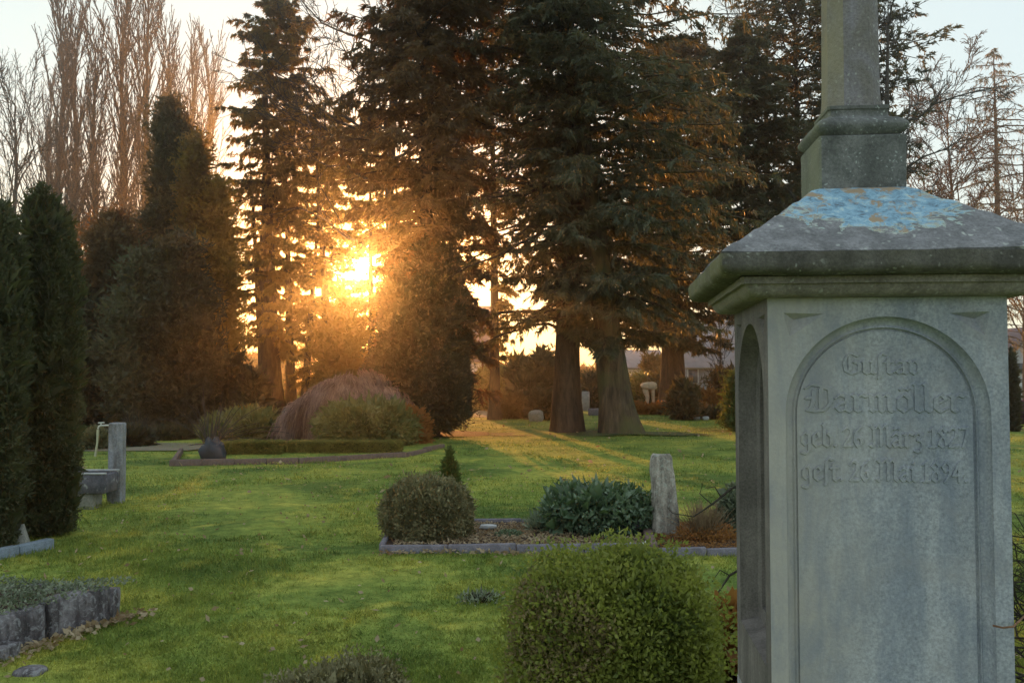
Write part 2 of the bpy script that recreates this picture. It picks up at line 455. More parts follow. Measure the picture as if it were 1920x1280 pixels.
M['yew'] = leaf_mat('yew_needles', (.028, .032, .017), (.105, .112, .055), (.16, .18, .05), .25, 3.)
M['darkcon'] = leaf_mat('dark_conifer', (.028, .028, .020), (.080, .078, .048), (.20, .16, .05), .25, .9)
M['gold'] = leaf_mat('golden_conifer', (.07, .055, .02), (.19, .14, .04), (.55, .36, .06), .45, .9)
M['box_l'] = leaf_mat('box_leaves', (.060, .09, .022), (.30, .31, .07), (.42, .48, .08), .35, 4.)
M['box_b'] = leaf_mat('box_leaves_bronzed', (.14, .11, .055), (.36, .28, .14), (.30, .26, .08), .30, 5.)
M['bush'] = leaf_mat('bronzed_bush_leaves', (.075, .072, .034), (.33, .30, .16), (.20, .18, .06), .25, 5.)
M['cherry'] = leaf_mat('dark_glossy_leaves', (.040, .075, .038), (.20, .27, .17), (.14, .22, .05), .25, 5., rough=.35, spec=.5)
M['rhodo'] = leaf_mat('rhododendron_leaves', (.065, .080, .028), (.26, .27, .11), (.26, .25, .06), .3, 2., rough=.4, spec=.4)
M['weep'] = leaf_mat('weeping_twigs', (.10, .060, .055), (.50, .36, .32), (.30, .15, .08), .25, 2.)
M['hedge'] = leaf_mat('clipped_hedge', (.10, .105, .028), (.25, .24, .065), (.26, .24, .05), .3, 3.)
M['cover'] = leaf_mat('ground_cover', (.060, .080, .050), (.32, .36, .25), (.16, .2, .08), .25, 5.)
M['dry'] = leaf_mat('dry_leaves', (.22, .15, .08), (.52, .42, .28), (.40, .25, .12), .3, 3.)
M['heather'] = leaf_mat('purple_heather', (.07, .03, .07), (.18, .08, .17), (.2, .06, .15), .3, 5.)
M['straw'] = leaf_mat('dry_stalks', (.16, .10, .06), (.42, .31, .19), (.4, .28, .12), .3, 5.)
M['orange'] = leaf_mat('rusty_leaves', (.16, .07, .025), (.34, .17, .06), (.5, .25, .06), .4, 3.)
M['cone'] = leaf_mat('dwarf_conifer', (.045, .070, .018), (.12, .155, .045), (.2, .24, .05), .3, 6.)
M['white_wall'] = plain_mat('white_render', (.62, .64, .68), .9, .06, .5)
M['grey_wall'] = plain_mat('grey_render', (.26, .24, .25), .9, .1, .5)
M['roof'] = plain_mat('dark_roof', (.17, .12, .13), .85, .15, 2.)
M['roof_grey'] = plain_mat('grey_roof', (.22, .21, .23), .85, .15, 2.)
M['glass'] = plain_mat('window_glass', (.05, .06, .08), .15, .2, 1.)
M['metal'] = plain_mat('pale_metal', (.62, .62, .55), .4, .1, 20.)
M['hose'] = plain_mat('pale_hose', (.50, .50, .32), .6, .1, 20.)
M['black'] = plain_mat('black_stone', (.025, .028, .038), .5, .3, 10.)
M['pale_wood'] = plain_mat('bleached_wood', (.60, .47, .33), .8, .25, 6.)
M['terracotta'] = plain_mat('terracotta', (.35, .17, .10), .8, .2, 8.)
M['snow'] = plain_mat('white_flower', (.75, .75, .72), .7, .05, 8.)

# ------------------------------------------------------------------ ground
def grid(xs, ys, zf):
    X, Y = np.meshgrid(xs, ys); Z = zf(X, Y)
    V = np.stack([X, Y, Z], -1).reshape(-1, 3)
    nx, ny = len(xs), len(ys)
    i = (np.arange(ny - 1)[:, None] * nx + np.arange(nx - 1)[None]).reshape(-1)
    return V, np.stack([i, i + 1, i + nx + 1, i + nx], 1)
def steps(a, b, near, far, c):
    out = [0.]; 
    while out[-1] < b: out.append(out[-1] + near + (far - near) * min(1, out[-1] / c))
    neg = [0.]
    while neg[-1] < a: neg.append(neg[-1] + near + (far - near) * min(1, neg[-1] / c))
    return np.array([-v for v in neg[:0:-1]] + out)
xs = steps(700, 700, .22, 60, 120); ys = steps(150, 1500, .22, 80, 140)
V, Fq = grid(xs, ys, lambda X, Y: hgt(X, Y) * np.clip(1.4 - np.hypot(X, Y) / 60, 0, 1))
tag(mk('lawn', V, Fq, M['lawn'], smooth=True), 'green mossy churchyard lawn running back to the trees', None, kind='structure')

def patch(name, pts, mat, zoff, label=None, n=14, kind='structure'):
    """a flat soil sheet over the lawn, outline in x, y"""
    pts = np.array(pts, float); c = pts.mean(0)
    V = []; F_ = []; m = len(pts)
    for k in range(n + 1):
        q = c + (pts - c) * k / n
        V.append(np.column_stack([q, hgt(q[:, 0], q[:, 1]) * 1.0 + zoff]))
    V = np.concatenate(V)
    for k in range(n):
        for i in range(m):
            j = (i + 1) % m
            if k == 0: F_.append([i, m + i, m + j])
            else: F_.append([k * m + i, (k + 1) * m + i, (k + 1) * m + j, k * m + j])
    return tag(mk(name, V, F_, mat, smooth=True), label, None, kind=kind)
def ell(cx, cy, rx, ry, n=40, j=.08, seed=0, rot=0):
    r = np.random.default_rng(seed); a = np.arange(n) * 2 * math.pi / n
    w = 1 + j * (np.sin(3 * a + r.uniform(0, 6)) + .6 * np.sin(7 * a + r.uniform(0, 6)) + .4 * np.sin(13 * a + r.uniform(0, 6)))
    x = np.cos(a) * rx * w; y = np.sin(a) * ry * w
    return np.column_stack([cx + x * math.cos(rot) - y * math.sin(rot), cy + x * math.sin(rot) + y * math.cos(rot)])
patch('leaf_litter_ground', ell(2.2, 24.8, 2.8, 1.2, seed=1, j=.2), M['litter'], .014, 'bare needle strewn ground under the two big cedars')
patch('border_soil', ell(-4.9, 24.6, 3.9, 3.0, seed=2), M['soil'], .022, 'dark soil of the shrub border around the weeping mound')
patch('border_soil', ell(-13.5, 30.5, 7.5, 6.2, seed=4), M['soil'], .010, 'dark soil under the conifers behind the trough')
patch('gravel_path', [(-9.5, 18.8), (-6.9, 18.9), (-6.3, 19.8), (-7, 20.7), (-12, 21.3), (-16, 20.6), (-12, 19.9), (-10, 19.6)], M['gravel'], .030, 'pale gravel path curving behind the low kerb')
patch('gravel_path', [(-1.6, 34.5), (-.8, 34.5), (-.9, 42), (1, 46), (-3, 46), (-2.2, 42)], M['gravel'], .018, 'short pale path beyond the dark spruce')
# ------------------------------------------------------------------ the monument
MW = .31                       # half width of the shaft block
MTH = R(-6.0)
MX0, MY0 = .6955, 2.41         # near left corner of the dado
mcx = MX0 + MW * math.cos(MTH) - MW * math.sin(MTH)
mcy = MY0 + MW * math.sin(MTH) + MW * math.cos(MTH)
mon = empty('grave_monument', (mcx, mcy, 0), 'tall grey sandstone grave monument with arched inscription panel and blue lichened roof', 'gravestone', MTH)
def mon_stone(name, a, b, c, region=None, **k):
    return stone_mat(name, a, b, c, **k)
# dado stone: grey with blue black run marks, tan edges
ms, N, Lk, p, col, v = stone_mat('monument_stone', (.33, .345, .385), (.46, .475, .52), (.22, .25, .31), 5., streak=.85, fine=130., bump=.5, bdist=.003)
sx = N.new('ShaderNodeSeparateXYZ'); Lk.new(v, sx.inputs[0])
ax = N.new('ShaderNodeMath'); ax.operation = 'ADD'; Lk.new(sx.outputs[0], ax.inputs[0]); ax.inputs[1].default_value = .10
n8 = noise(N, Lk, v, 4.5, 5, .6, .6)
ay = N.new('ShaderNodeMath'); ay.operation = 'MULTIPLY_ADD'; Lk.new(n8, ay.inputs[0]); ay.inputs[1].default_value = .5; Lk.new(ax.outputs[0], ay.inputs[2])
r8 = ramp(N, [(.05, (.85, .85, .85)), (.38, (0, 0, 0))]); Lk.new(ay.outputs[0], r8.inputs[0])
col2 = mixc(N, Lk, r8.outputs[0], col, (.42, .39, .355))
n9 = noise(N, Lk, v, 3.2, 5, .65, .8); r9 = ramp(N, [(.5, (0, 0, 0)), (.66, (.6, .6, .6))]); Lk.new(n9, r9.inputs[0])
col2 = mixc(N, Lk, r9.outputs[0], col2, (.33, .32, .33))
n10 = noise(N, Lk, mapping(N, Lk, v, (13, 13, 3.0)), 1., 6, .68, .9); r10 = ramp(N, [(.44, (0, 0, 0)), (.68, (.5, .5, .5))]); Lk.new(n10, r10.inputs[0])
col2 = mixc(N, Lk, r10.outputs[0], col2, (.17, .205, .275))
Lk.new(col2, p.inputs['Base Color']); M['mon'] = ms
M['mon_side_shaded'] = stone_mat('monument_side_shaded_stone', (.15, .135, .125), (.24, .215, .20), (.08, .072, .068), 6., streak=.8, fine=160., bump=.3, bdist=.0025)[0]  # tan brown side stone, darkened to put the niche shade into its colour
# cornice, darker, and green with algae on its left flank
def flank(name, base3, green, amt=.8, lich=None, speck=((.40, .41, .38), 55.)):
    m, N, Lk, p, col, v = stone_mat(name, *base3, 9., fine=120., bump=.8, bdist=.004, lichen=lich, lich_amt=.5, speck=speck)
    g = N.new('ShaderNodeTexCoord'); s = N.new('ShaderNodeSeparateXYZ'); Lk.new(g.outputs['Normal'], s.inputs[0])
    a = N.new('ShaderNodeMath'); a.operation = 'MULTIPLY'; Lk.new(s.outputs[0], a.inputs[0]); a.inputs[1].default_value = -amt
    n = noise(N, Lk, v, 7., 4); b = N.new('ShaderNodeMath'); b.operation = 'MULTIPLY'; b.use_clamp = True
    Lk.new(a.outputs[0], b.inputs[0])
    r = ramp(N, [(.3, (.45, .45, .45)), (.6, (1, 1, 1))]); Lk.new(n, r.inputs[0]); Lk.new(r.outputs[0], b.inputs[1])
    Lk.new(mixc(N, Lk, b.outputs[0], col, green), p.inputs['Base Color'])
    return m
M['cornice'] = flank('monument_cornice_stone', ((.22, .195, .18), (.31, .28, .26), (.12, .105, .095)), (.32, .30, .19), .5)
M['eave'] = flank('monument_eave_stone', ((.095, .09, .08), (.155, .145, .13), (.045, .04, .035)), (.22, .21, .10), .75)
M['plinth'] = flank('monument_pedestal_stone', ((.115, .12, .115), (.22, .22, .215), (.06, .062, .058)), (.26, .26, .15), .7, None, ((.44, .48, .46), 75.))
M['shaft'] = flank('monument_shaft_stone', ((.17, .155, .14), (.24, .22, .22), (.27, .26, .32)), (.34, .30, .17), .8)
# roof slab: dark, with a big blue lichen bloom high on the front slope
m, N, Lk, p, col, v = stone_mat('monument_roof_stone', (.17, .17, .18), (.30, .295, .31), (.09, .09, .09), 9., fine=110., bump=.7, bdist=.004, speck=((.55, .58, .54), 34.))
sx = N.new('ShaderNodeSeparateXYZ'); Lk.new(v, sx.inputs[0])
def nmath(N, Lk, op, a, b=None, c=None):
    n = N.new('ShaderNodeMath'); n.operation = op
    for i, q in enumerate((a, b, c)):
        if q is None: continue
        if isinstance(q, (int, float)): n.inputs[i].default_value = q
        else: Lk.new(q, n.inputs[i])
    return n.outputs[0]
dx = nmath(N, Lk, 'MULTIPLY', nmath(N, Lk, 'SUBTRACT', sx.outputs[0], -.015), 4.0)
dz = nmath(N, Lk, 'MULTIPLY', nmath(N, Lk, 'SUBTRACT', sx.outputs[2], 2.09), 9.0)
d2 = nmath(N, Lk, 'ADD', nmath(N, Lk, 'MULTIPLY', dx, dx), nmath(N, Lk, 'MULTIPLY', dz, dz))
nn = noise(N, Lk, mapping(N, Lk, v, (1, 1, 1.6)), 11., 8, .72, .9)
msk = nmath(N, Lk, 'ADD', nmath(N, Lk, 'MULTIPLY', d2, -.55), nmath(N, Lk, 'MULTIPLY', nn, 2.1))
rA = ramp(N, [(.60, (0, 0, 0)), (.66, (1, 1, 1))]); Lk.new(msk, rA.inputs[0])
rE = ramp(N, [(.55, (0, 0, 0)), (.60, (1, 1, 1))]); Lk.new(msk, rE.inputs[0])
n5 = noise(N, Lk, v, 34., 8, .78, .5)
rB = ramp(N, [(.36, (.12, .14, .16)), (.43, (.18, .31, .42)), (.54, (.28, .46, .60)), (.66, (.52, .64, .62))]); Lk.new(n5, rB.inputs[0])
n6 = noise(N, Lk, v, 17., 6, .7, .6); rC = ramp(N, [(.53, (0, 0, 0)), (.60, (1, 1, 1))]); Lk.new(n6, rC.inputs[0])
blue = mixc(N, Lk, rC.outputs[0], rB.outputs[0], (.36, .27, .18))
c2 = mixc(N, Lk, rE.outputs[0], col, (.46, .52, .44))
c2 = mixc(N, Lk, rA.outputs[0], c2, blue)
Lk.new(c2, p.inputs['Base Color']); M['mroof'] = m

def sqloft(prof, n=20, wear=.0012, ch=.006, seed=0, cap0=True, cap1=True, oct_=None):
    """a square body lofted through (half size, z); corners lightly worn"""
    rings = []
    for k, (h, z) in enumerate(prof):
        pts = []
        c = min(ch, h * .3)
        if oct_: c = h * oct_
        cs = [(-h + c, -h), (h - c, -h), (h, -h + c), (h, h - c), (h - c, h), (-h + c, h), (-h, h - c), (-h, -h + c)]
        for i in range(8):
            a, b = cs[i], cs[(i + 1) % 8]
            m_ = n if i % 2 == 0 else (2 if not oct_ else 6)
            for q in range(m_):
                t = q / m_; pts.append((a[0] + (b[0] - a[0]) * t, a[1] + (b[1] - a[1]) * t, z))
        rings.append(pts)
    V = np.array(rings).reshape(-1, 3); m_ = len(rings[0])
    w = nz(V, 40, seed) * wear + nz(V, 9, seed + 1) * wear
    d = V.copy(); d[:, 2] = 0; d = unit(d); V = V + d * w[:, None]; V[:, 2] += nz(V, 14, seed + 2) * wear * .7
    F_ = []
    for k in range(len(rings) - 1):
        for i in range(m_):
            j = (i + 1) % m_
            F_.append([k * m_ + i, k * m_ + j, (k + 1) * m_ + j, (k + 1) * m_ + i])
    if cap0: F_.append(list(range(m_))[::-1])
    if cap1: F_.append([(len(rings) - 1) * m_ + i for i in range(m_)])
    return V, F_
def arcp(h0, z0, h1, z1, bulge, n=7):
    out = []
    for k in range(n + 1):
        t = k / n; b = bulge * math.sin(math.pi * t)
        dx_, dz_ = h1 - h0, z1 - z0; L = math.hypot(dx_, dz_)
        out.append((h0 + dx_ * t + b * dz_ / L, z0 + dz_ * t - b * dx_ / L))
    return out
# base courses (below the photograph's edge, they carry the rest)
mk('base_block', *sqloft([(.46, -.12), (.46, .24), (.45, .25)], seed=1), M['mon'], mon, sharp=30)
mk('plinth_block', *sqloft([(.39, .25), (.39, .415)] + arcp(.385, .425, .33, .50, -.02) + [(.312, .54), (.312, .60)], seed=2), M['mon'], mon, sharp=30)
# dado: four faces, each with an arched recess
Z0, Z1 = .60, 1.812
def dado_face(arch_r, z_spring, z_bot, rings, notch=True):
    """flat face in u (x) and z with an arch-shaped hole, then the moulding rings [(inset, depth)] to a back panel"""
    n = 40
    arch = [(-arch_r, z_bot)] + [(-arch_r, z_bot + (z_spring - z_bot) * k / 12) for k in range(1, 12)]
    arch += [(-arch_r * math.cos(math.pi * k / n), z_spring + arch_r * math.sin(math.pi * k / n)) for k in range(n + 1)]
    arch += [(arch_r, z_spring + (z_bot - z_spring) * k / 12) for k in range(1, 12)] + [(arch_r, z_bot)]
    na = len(arch)
    V2 = [(-MW, Z0), (MW, Z0), (MW, Z1), (-MW, Z1)] + arch
    E = [(0, 1), (1, 2), (2, 3), (3, 0)] + [(4 + i, 4 + (i + 1) % na) for i in range(na)]
    notches = []
    if notch:
        for s in (-1, 1):
            k = len(V2)
            tri = [(s * .268, Z1 - .040), (s * .160, Z1 - .044), (s * .252, Z1 - .105)]
            cen = (s * .236, Z1 - .058)
            V2 += tri + [cen]
            E += [(k, k + 1), (k + 1, k + 2), (k + 2, k), (k, k + 3), (k + 1, k + 3), (k + 2, k + 3)]
            notches.append(k + 3)
    vo, eo, fo, ov, oe, of_ = delaunay_2d_cdt([Vector(q) for q in V2], E, [], 0, 1e-6)
    def inside(q):
        x, z = q
        if z < z_bot or abs(x) > arch_r: return False
        return z <= z_spring or x * x + (z - z_spring) ** 2 < arch_r ** 2
    V = []; 
    for i, q in enumerate(vo):
        dpt = 0.
        if any(n_ in ov[i] for n_ in notches): dpt = .026
        V.append([q.x, -MW + dpt, q.y])
    F_ = []
    for f in fo:
        c = sum((vo[i] for i in f), Vector((0, 0))) / len(f)
        if inside(c): continue
        P = [vo[i] for i in f]; ar = (P[1] - P[0]).cross(P[2] - P[0])
        F_.append(list(f) if ar > 0 else list(f)[::-1])
    prev = None; k0 = len(V)
    A = np.array(arch)
    for (ins, dep) in [(0, 0)] + rings:
        r_ = arch_r - ins; zb = z_bot + ins * 1.5
        rg = []
        for i, (x, z) in enumerate(arch):
            if z > z_spring: 
                a = math.atan2(z - z_spring, x); rg.append([r_ * math.cos(a), -MW + dep, z_spring + r_ * math.sin(a)])
            else:
                t = (z - z_bot) / (z_spring - z_bot)
                rg.append([math.copysign(r_, x), -MW + dep + (.0 if i else 0), zb + (z_spring - zb) * t])
        st = len(V); V += rg
        if prev is not None:
            for i in range(na):
                j = (i + 1) % na; F_.append([prev + i, prev + j, st + j, st + i])
        prev = st
    F_.append([prev + i for i in range(na)])
    return np.array(V), F_
front = [(.003, .007), (.008, .0095), (.016, .011), (.024, .0115), (.030, .013), (.033, .019), (.036, .020), (.039, .026)]
front = [(.001, .010), (.006, .020), (.014, .027), (.022, .029), (.027, .024), (.0285, .024), (.030, .034), (.034, .035), (.036, .030)]
side = [(.002, .020), (.012, .055), (.030, .062), (.034, .064), (.036, .100), (.050, .128), (.060, .130)]
Vf, Ff = dado_face(.265, 1.495, .705, front)
Vs, Fs_ = dado_face(.235, 1.525, .80, side)
def rotz(V, a):
    c, s = math.cos(a), math.sin(a); V = np.array(V); return np.column_stack([V[:, 0] * c - V[:, 1] * s, V[:, 0] * s + V[:, 1] * c, V[:, 2]])
dado = mk('inscription_face', Vf, Ff, M['mon'], mon, sharp=38)
for k in (1, 2, 3):
    mk('side_face', rotz(Vs, -k * math.pi / 2), Fs_, M['mon'] if k == 2 else M['mon_side_shaded'], mon, sharp=38)
# cornice, eave roll, roof, pedestal, torus, shaft
mk('cornice', *sqloft([(.312, 1.8122)] + arcp(.332, 1.8122, .378, 1.843, .012) + [(.378, 1.8435), (.390, 1.844), (.391, 1.862), (.389, 1.8635)], seed=5, cap0=True), M['cornice'], mon, sharp=35)
mk('eave_moulding', *sqloft([(.385, 1.864)] + arcp(.428, 1.864, .452, 1.896, .010) + [(.4525, 1.905), (.452, 1.918)] , seed=6, wear=.0035, n=36), M['eave'], mon, sharp=45)
mk('roof_slab', *sqloft([(.440, 1.905), (.4495, 1.922), (.442, 1.930)] + [(.442 - .314 * k / 14, 1.930 + .218 * k / 14 + .003 * math.sin(k * 2.1)) for k in range(1, 15)], n=30, seed=7, wear=.003), M['mroof'], mon, sharp=40)
mk('pedestal', *sqloft([(.124, 2.13), (.124, 2.30), (.121, 2.304)], n=10, seed=8), M['plinth'], mon, sharp=35)
mk('base_moulding', *sqloft([(.108, 2.3045), (.112, 2.307)] + arcp(.113, 2.308, .111, 2.358, .020, 10) + arcp(.104, 2.361, .087, 2.388, -.008) + [(.090, 2.391), (.090, 2.401), (.084, 2.403)], n=10, seed=9, wear=.0018), M['plinth'], mon, sharp=40)
mk('column_shaft', *sqloft([(.080, 2.403), (.0765, 2.45), (.074, 2.75), (.070, 3.25), (.085, 3.27), (.085, 3.31), (.06, 3.33)], n=6, seed=10, oct_=.5), M['shaft'], mon, sharp=25)

# blackletter inscription in low relief: a broad nib swept along each stroke
G = {
 'G': (1.05, [[(.80, 1.30), (.55, 1.48), (.22, 1.30), (.08, .80), (.16, .25), (.5, .02), (.86, .2), (.88, .75), (.62, .88)], [(.38, 1.3), (.38, .28)]]),
 'D': (1.18, [[(.05, 1.28), (.3, 1.48), (.6, 1.40), (.97, 1.22), (1.0, .5), (.75, .08), (.35, .05), (.08, .12)], [(.36, 1.2), (.32, .6), (.22, .22), (.36, .06)], [(.05, .75), (.34, .75)], [(.62, 1.3), (.62, .2)]]),
 'M': (1.35, [[(.02, .16), (.2, .03), (.3, .3), (.3, 1.2), (.08, 1.42)], [(.3, 1.15), (.55, 1.48), (.7, 1.2), (.7, .1)], [(.7, 1.15), (.96, 1.48), (1.1, 1.22), (1.1, .16), (1.25, .03)]]),
 'a': (.70, [[(.05, .75), (.22, .94), (.46, .82), (.46, .12), (.60, .03)], [(.46, .52), (.2, .44), (.06, .25), (.2, .05), (.46, .16)]]),
 'u': (.76, [[(0, .90), (.1, .8), (.1, .15), (.26, .03), (.5, .2)], [(.42, .94), (.5, .8), (.5, .12), (.64, .03)]]),
 'ſ': (.46, [[(.08, -.30), (.14, 0), (.14, 1.28), (.28, 1.5), (.50, 1.38)]]),
 't': (.50, [[(.12, 1.2), (.12, .15), (.26, .02), (.42, .15)], [(-.05, .86), (.38, .86)]]),
 'v': (.66, [[(-.02, .92), (.1, .8), (.1, .2), (.3, .02)], [(.1, .75), (.34, .95), (.52, .7), (.5, .25), (.3, .02)]]),
 'r': (.62, [[(0, .9), (.12, .8), (.12, .12), (.25, .03)], [(.12, .7), (.35, .95), (.54, .82)]]),
 'm': (1.10, [[(0, .9), (.1, .8), (.1, .12), (.2, .03)], [(.12, .75), (.35, .93), (.45, .8), (.45, .12), (.55, .03)], [(.47, .75), (.7, .93), (.8, .8), (.8, .12), (.94, .03)]]),
 'o': (.66, [[(.3, .95), (.08, .75), (.08, .22), (.28, .03), (.5, .22), (.5, .7), (.3, .95)]]),
 'l': (.38, [[(0, 1.5), (.1, 1.4), (.1, .15), (.25, .03)]]),
 'e': (.62, [[(.1, .46), (.48, .68), (.3, .95), (.08, .75), (.08, .22), (.28, .03), (.5, .18)]]),
 'g': (.68, [[(.3, .95), (.08, .75), (.08, .3), (.25, .12), (.48, .3)], [(.3, .95), (.48, .8), (.5, -.2), (.3, -.48), (.02, -.35)]]),
 'b': (.68, [[(0, 1.5), (.1, 1.38), (.1, .2), (.3, .03), (.52, .22), (.52, .7), (.3, .93), (.12, .75)]]),
 'z': (.62, [[(.03, .8), (.25, .95), (.45, .84), (.2, .5), (.45, .40), (.5, .08), (.25, -.3), (.02, -.2)]]),
 'i': (.36, [[(0, .9), (.1, .8), (.1, .12), (.24, .03)], [(.08, 1.24), (.12, 1.2)]]),
 '1': (.50, [[(0, 1.12), (.2, 1.34), (.2, .1)], [(.02, .05), (.38, .05)]]),
 '2': (.62, [[(.02, 1.08), (.2, 1.34), (.45, 1.18), (.42, .8), (.02, .08), (.52, .08)]]),
 '4': (.66, [[(.36, .03), (.36, 1.34), (.0, .45), (.55, .45)]]),
 '6': (.62, [[(.45, 1.34), (.12, 1.0), (.05, .4), (.25, .03), (.48, .3), (.4, .65), (.1, .55)]]),
 '7': (.58, [[(.02, 1.28), (.5, 1.28), (.2, .05)]]),
 '8': (.62, [[(.25, 1.34), (.05, 1.05), (.42, .55), (.45, .2), (.25, .03), (.05, .2), (.08, .5), (.44, 1.05), (.25, 1.34)]]),
 '9': (.62, [[(.45, .85), (.2, .7), (.05, 1.0), (.2, 1.34), (.45, 1.15), (.42, .5), (.15, .03)]]),
 '.': (.28, [[(.06, .10), (.11, .04)]]), ' ': (.30, []),
}
G['ö'] = (G['o'][0], G['o'][1] + [[(.13, 1.24), (.17, 1.2)], [(.40, 1.24), (.44, 1.2)]])
G['ä'] = (G['a'][0], G['a'][1] + [[(.15, 1.24), (.19, 1.2)], [(.42, 1.24), (.46, 1.2)]])
def hull(P):
    P = sorted(set(P)); 
    def half(P):
        h = []
        for q in P:
            while len(h) > 1 and (h[-1][0] - h[-2][0]) * (q[1] - h[-2][1]) - (h[-1][1] - h[-2][1]) * (q[0] - h[-2][0]) <= 0: h.pop()
            h.append(q)
        return h
    a, b = half(P), half(P[::-1]); return a[:-1] + b[:-1]
def text_line(txt, u0, u1, zb, xh, y0, name='inscription_line', rel=.0040):
    wid = sum(G[c][0] for c in txt); sx_ = (u1 - u0) / wid
    mb = MB(); u = u0; ca, sa = math.cos(R(42)), math.sin(R(42)); nw, nt_ = .10, .035; cnt = 0
    for ch in txt:
        for st in G[ch][1]:
            for a, b in zip(st[:-1], st[1:]):
                P = []
                for q in (a, b):
                    for e in (-1, 1):
                        for f in (-1, 1):
                            P.append((round(q[0] + e * nw * ca - f * nt_ * sa, 5), round(q[1] + e * nw * sa * -1 * -1 + f * nt_ * ca, 5)))
                H = hull(P); cxh = sum(h[0] for h in H) / len(H); czh = sum(h[1] for h in H) / len(H)
                nH = len(H); Vv = []
                r_ = rel * (.93 + .012 * (cnt % 11)); cnt += 1
                for (h, kk) in ((H, 0), (H, 1)):
                    for q in h:
                        s = 1.10 if kk == 0 else .86
                        dx_, dz_ = q[0] - cxh, q[1] - czh; L = math.hypot(dx_, dz_); s2 = (L + (.025 if kk == 0 else -.025)) / L
                        Vv.append((u + (cxh + dx_ * s2) * sx_, y0 + .001 if kk == 0 else y0 - r_, zb + (czh + dz_ * s2) * xh))
                Ff_ = [[nH + i for i in range(nH)]] + [[i, (i + 1) % nH, nH + (i + 1) % nH, nH + i] for i in range(nH)]
                mb.add(Vv, Ff_)
        u += G[ch][0] * sx_
    return mb.build(name, M['mon'], dado, sharp=20)
# bearings of the four lines turned into places on the panel
def on_panel(px, py, dep=.030):
    o = Vector((0, 0, CAM_Z)); q = Vector(pix(px, py, 5.)) - o
    c, s = math.cos(MTH), math.sin(MTH)
    nrm_ = Vector((-s, c, 0)) * -1      # local -y in world is (s,-c)
    pt = Vector((mcx, mcy, 0)) + Vector((s * (MW - dep), -c * (MW - dep), 0))
    nn_ = Vector((s, -c, 0)); t = (pt - o).dot(nn_) / q.dot(nn_)
    h = o + q * t - Vector((mcx, mcy, 0))
    return (h.x * c + h.y * s, h.z)
for txt, xa, xb, yb, xhp in (('Guſtav', 1580, 1728, 701, 26), ('Darmöller', 1510, 1812, 772, 35), ('geb. 26 März 1827', 1502, 1818, 838, 28), ('geſt. 26 Mai 1894.', 1504, 1818, 902, 28)):
    (ua, za), (ub, zb_) = on_panel(xa, yb), on_panel(xb, yb)
    text_line(txt, ua, ub, (za + zb_) / 2, xhp * .00145, -MW + .030)
# ------------------------------------------------------------------ beds, kerbs, trough
def X(px, Y): return pix(px, 705, Y)[0]
def W(px, Y): return px / F * Y
def kerb_run(parent, x0, y0, x1, y1, h, w, n, mat, name='kerb_stone', z=0., gap=.006):
    L = math.hypot(x1 - x0, y1 - y0); a = math.atan2(y1 - y0, x1 - x0); r = np.random.default_rng(int(abs(x0 * 100) + n))
    me = None
    for i in range(n):
        l = L / n - gap; t = (i + .5) / n
        V, F_ = box(0, 0, h / 2 - .06, l, w, h + .12, .008)
        V = [(p[0], p[1] + .003 * math.sin(p[0] * 9 + i), p[2] + .004 * math.sin(p[0] * 7 + i * 2)) for p in V]
        o = mk(name, V, F_, mat, parent) if me is None else None
        if me is None: me = o.data
        else: o = bpy.data.objects.new(name, me); COL.objects.link(o); o.parent = parent
        o.location = (x0 + (x1 - x0) * t, y0 + (y1 - y0) * t, z + r.normal() * .004); o.rotation_euler = (r.normal() * .008, r.normal() * .008, a + r.normal() * .006)
bed = empty('grave_bed', (0, 0, 0), 'planted grave bed edged with mauve grey kerbs, round bush at its left end', 'grave bed')
fl = gnd(712, 1036); fr = gnd(1222, 1034); bl = gnd(742, 986); br = gnd(1212, 984)
kerb_run(bed, *fl, *fr, .075, .055, 4, M['kerb'])
kerb_run(bed, bl[0], bl[1], br[0], br[1], .07, .05, 4, M['kerb'])
kerb_run(bed, fl[0] + .01, fl[1] + .06, bl[0], bl[1] - .04, .075, .05, 1, M['kerb'])
s = patch('bed_soil', [(fl[0] + .03, fl[1] + .03), (0, fl[1] + .03), (fr[0], fr[1] + .03), (br[0], br[1] - .03), (0, br[1] - .02), (bl[0] + .03, bl[1] - .03)], M['soil'], .045, kind='part')
s.parent = bed; del s['kind']
bed2 = empty('grave_bed', (0, 0, 0), 'grave bed with brown soil and dry stalks right of the upright stele', 'grave bed')
b0 = gnd(1236, 1042); b1 = gnd(1500, 1040); b2 = gnd(1228, 1008); b3 = gnd(1520, 990)
kerb_run(bed2, *b0, *b1, .07, .06, 3, M['kerb'])
kerb_run(bed2, b0[0] - .05, b0[1] + .02, b2[0] - .08, b2[1] + .02, .11, .09, 1, M['kerb_brown'], 'brown_kerb_stone')
s = patch('bed_soil', [(b0[0], b0[1] + .03), (b1[0], b1[1] + .03), (b3[0], b3[1]), (b2[0], b3[1]), (b2[0], b2[1])], M['soil'], .05, kind='part')
s.parent = bed2; del s['kind']
rng = np.random.default_rng(5)
def chips(name, x0, x1, y0, y1, n, mat, L, W, z, label, seed, poly=None):
    r = np.random.default_rng(seed)
    x = r.uniform(x0, x1, n); y = r.uniform(y0, y1, n)
    if poly is not None:
        k = poly(x, y); x = x[k]; y = y[k]; n = len(x)
    C = np.column_stack([x, y, hgt(x, y) + z + r.uniform(0, .015, n)])
    D = r.normal(size=(n, 3)); D[:, 2] = np.abs(D[:, 2]) * .35
    V, Fq, t = leaves(C, D, L * r.uniform(.5, 1.4, n), W * r.uniform(.6, 1.3, n), r)
    return tag(mk(name, V, Fq, mat, tone=t), label, None, kind='stuff')
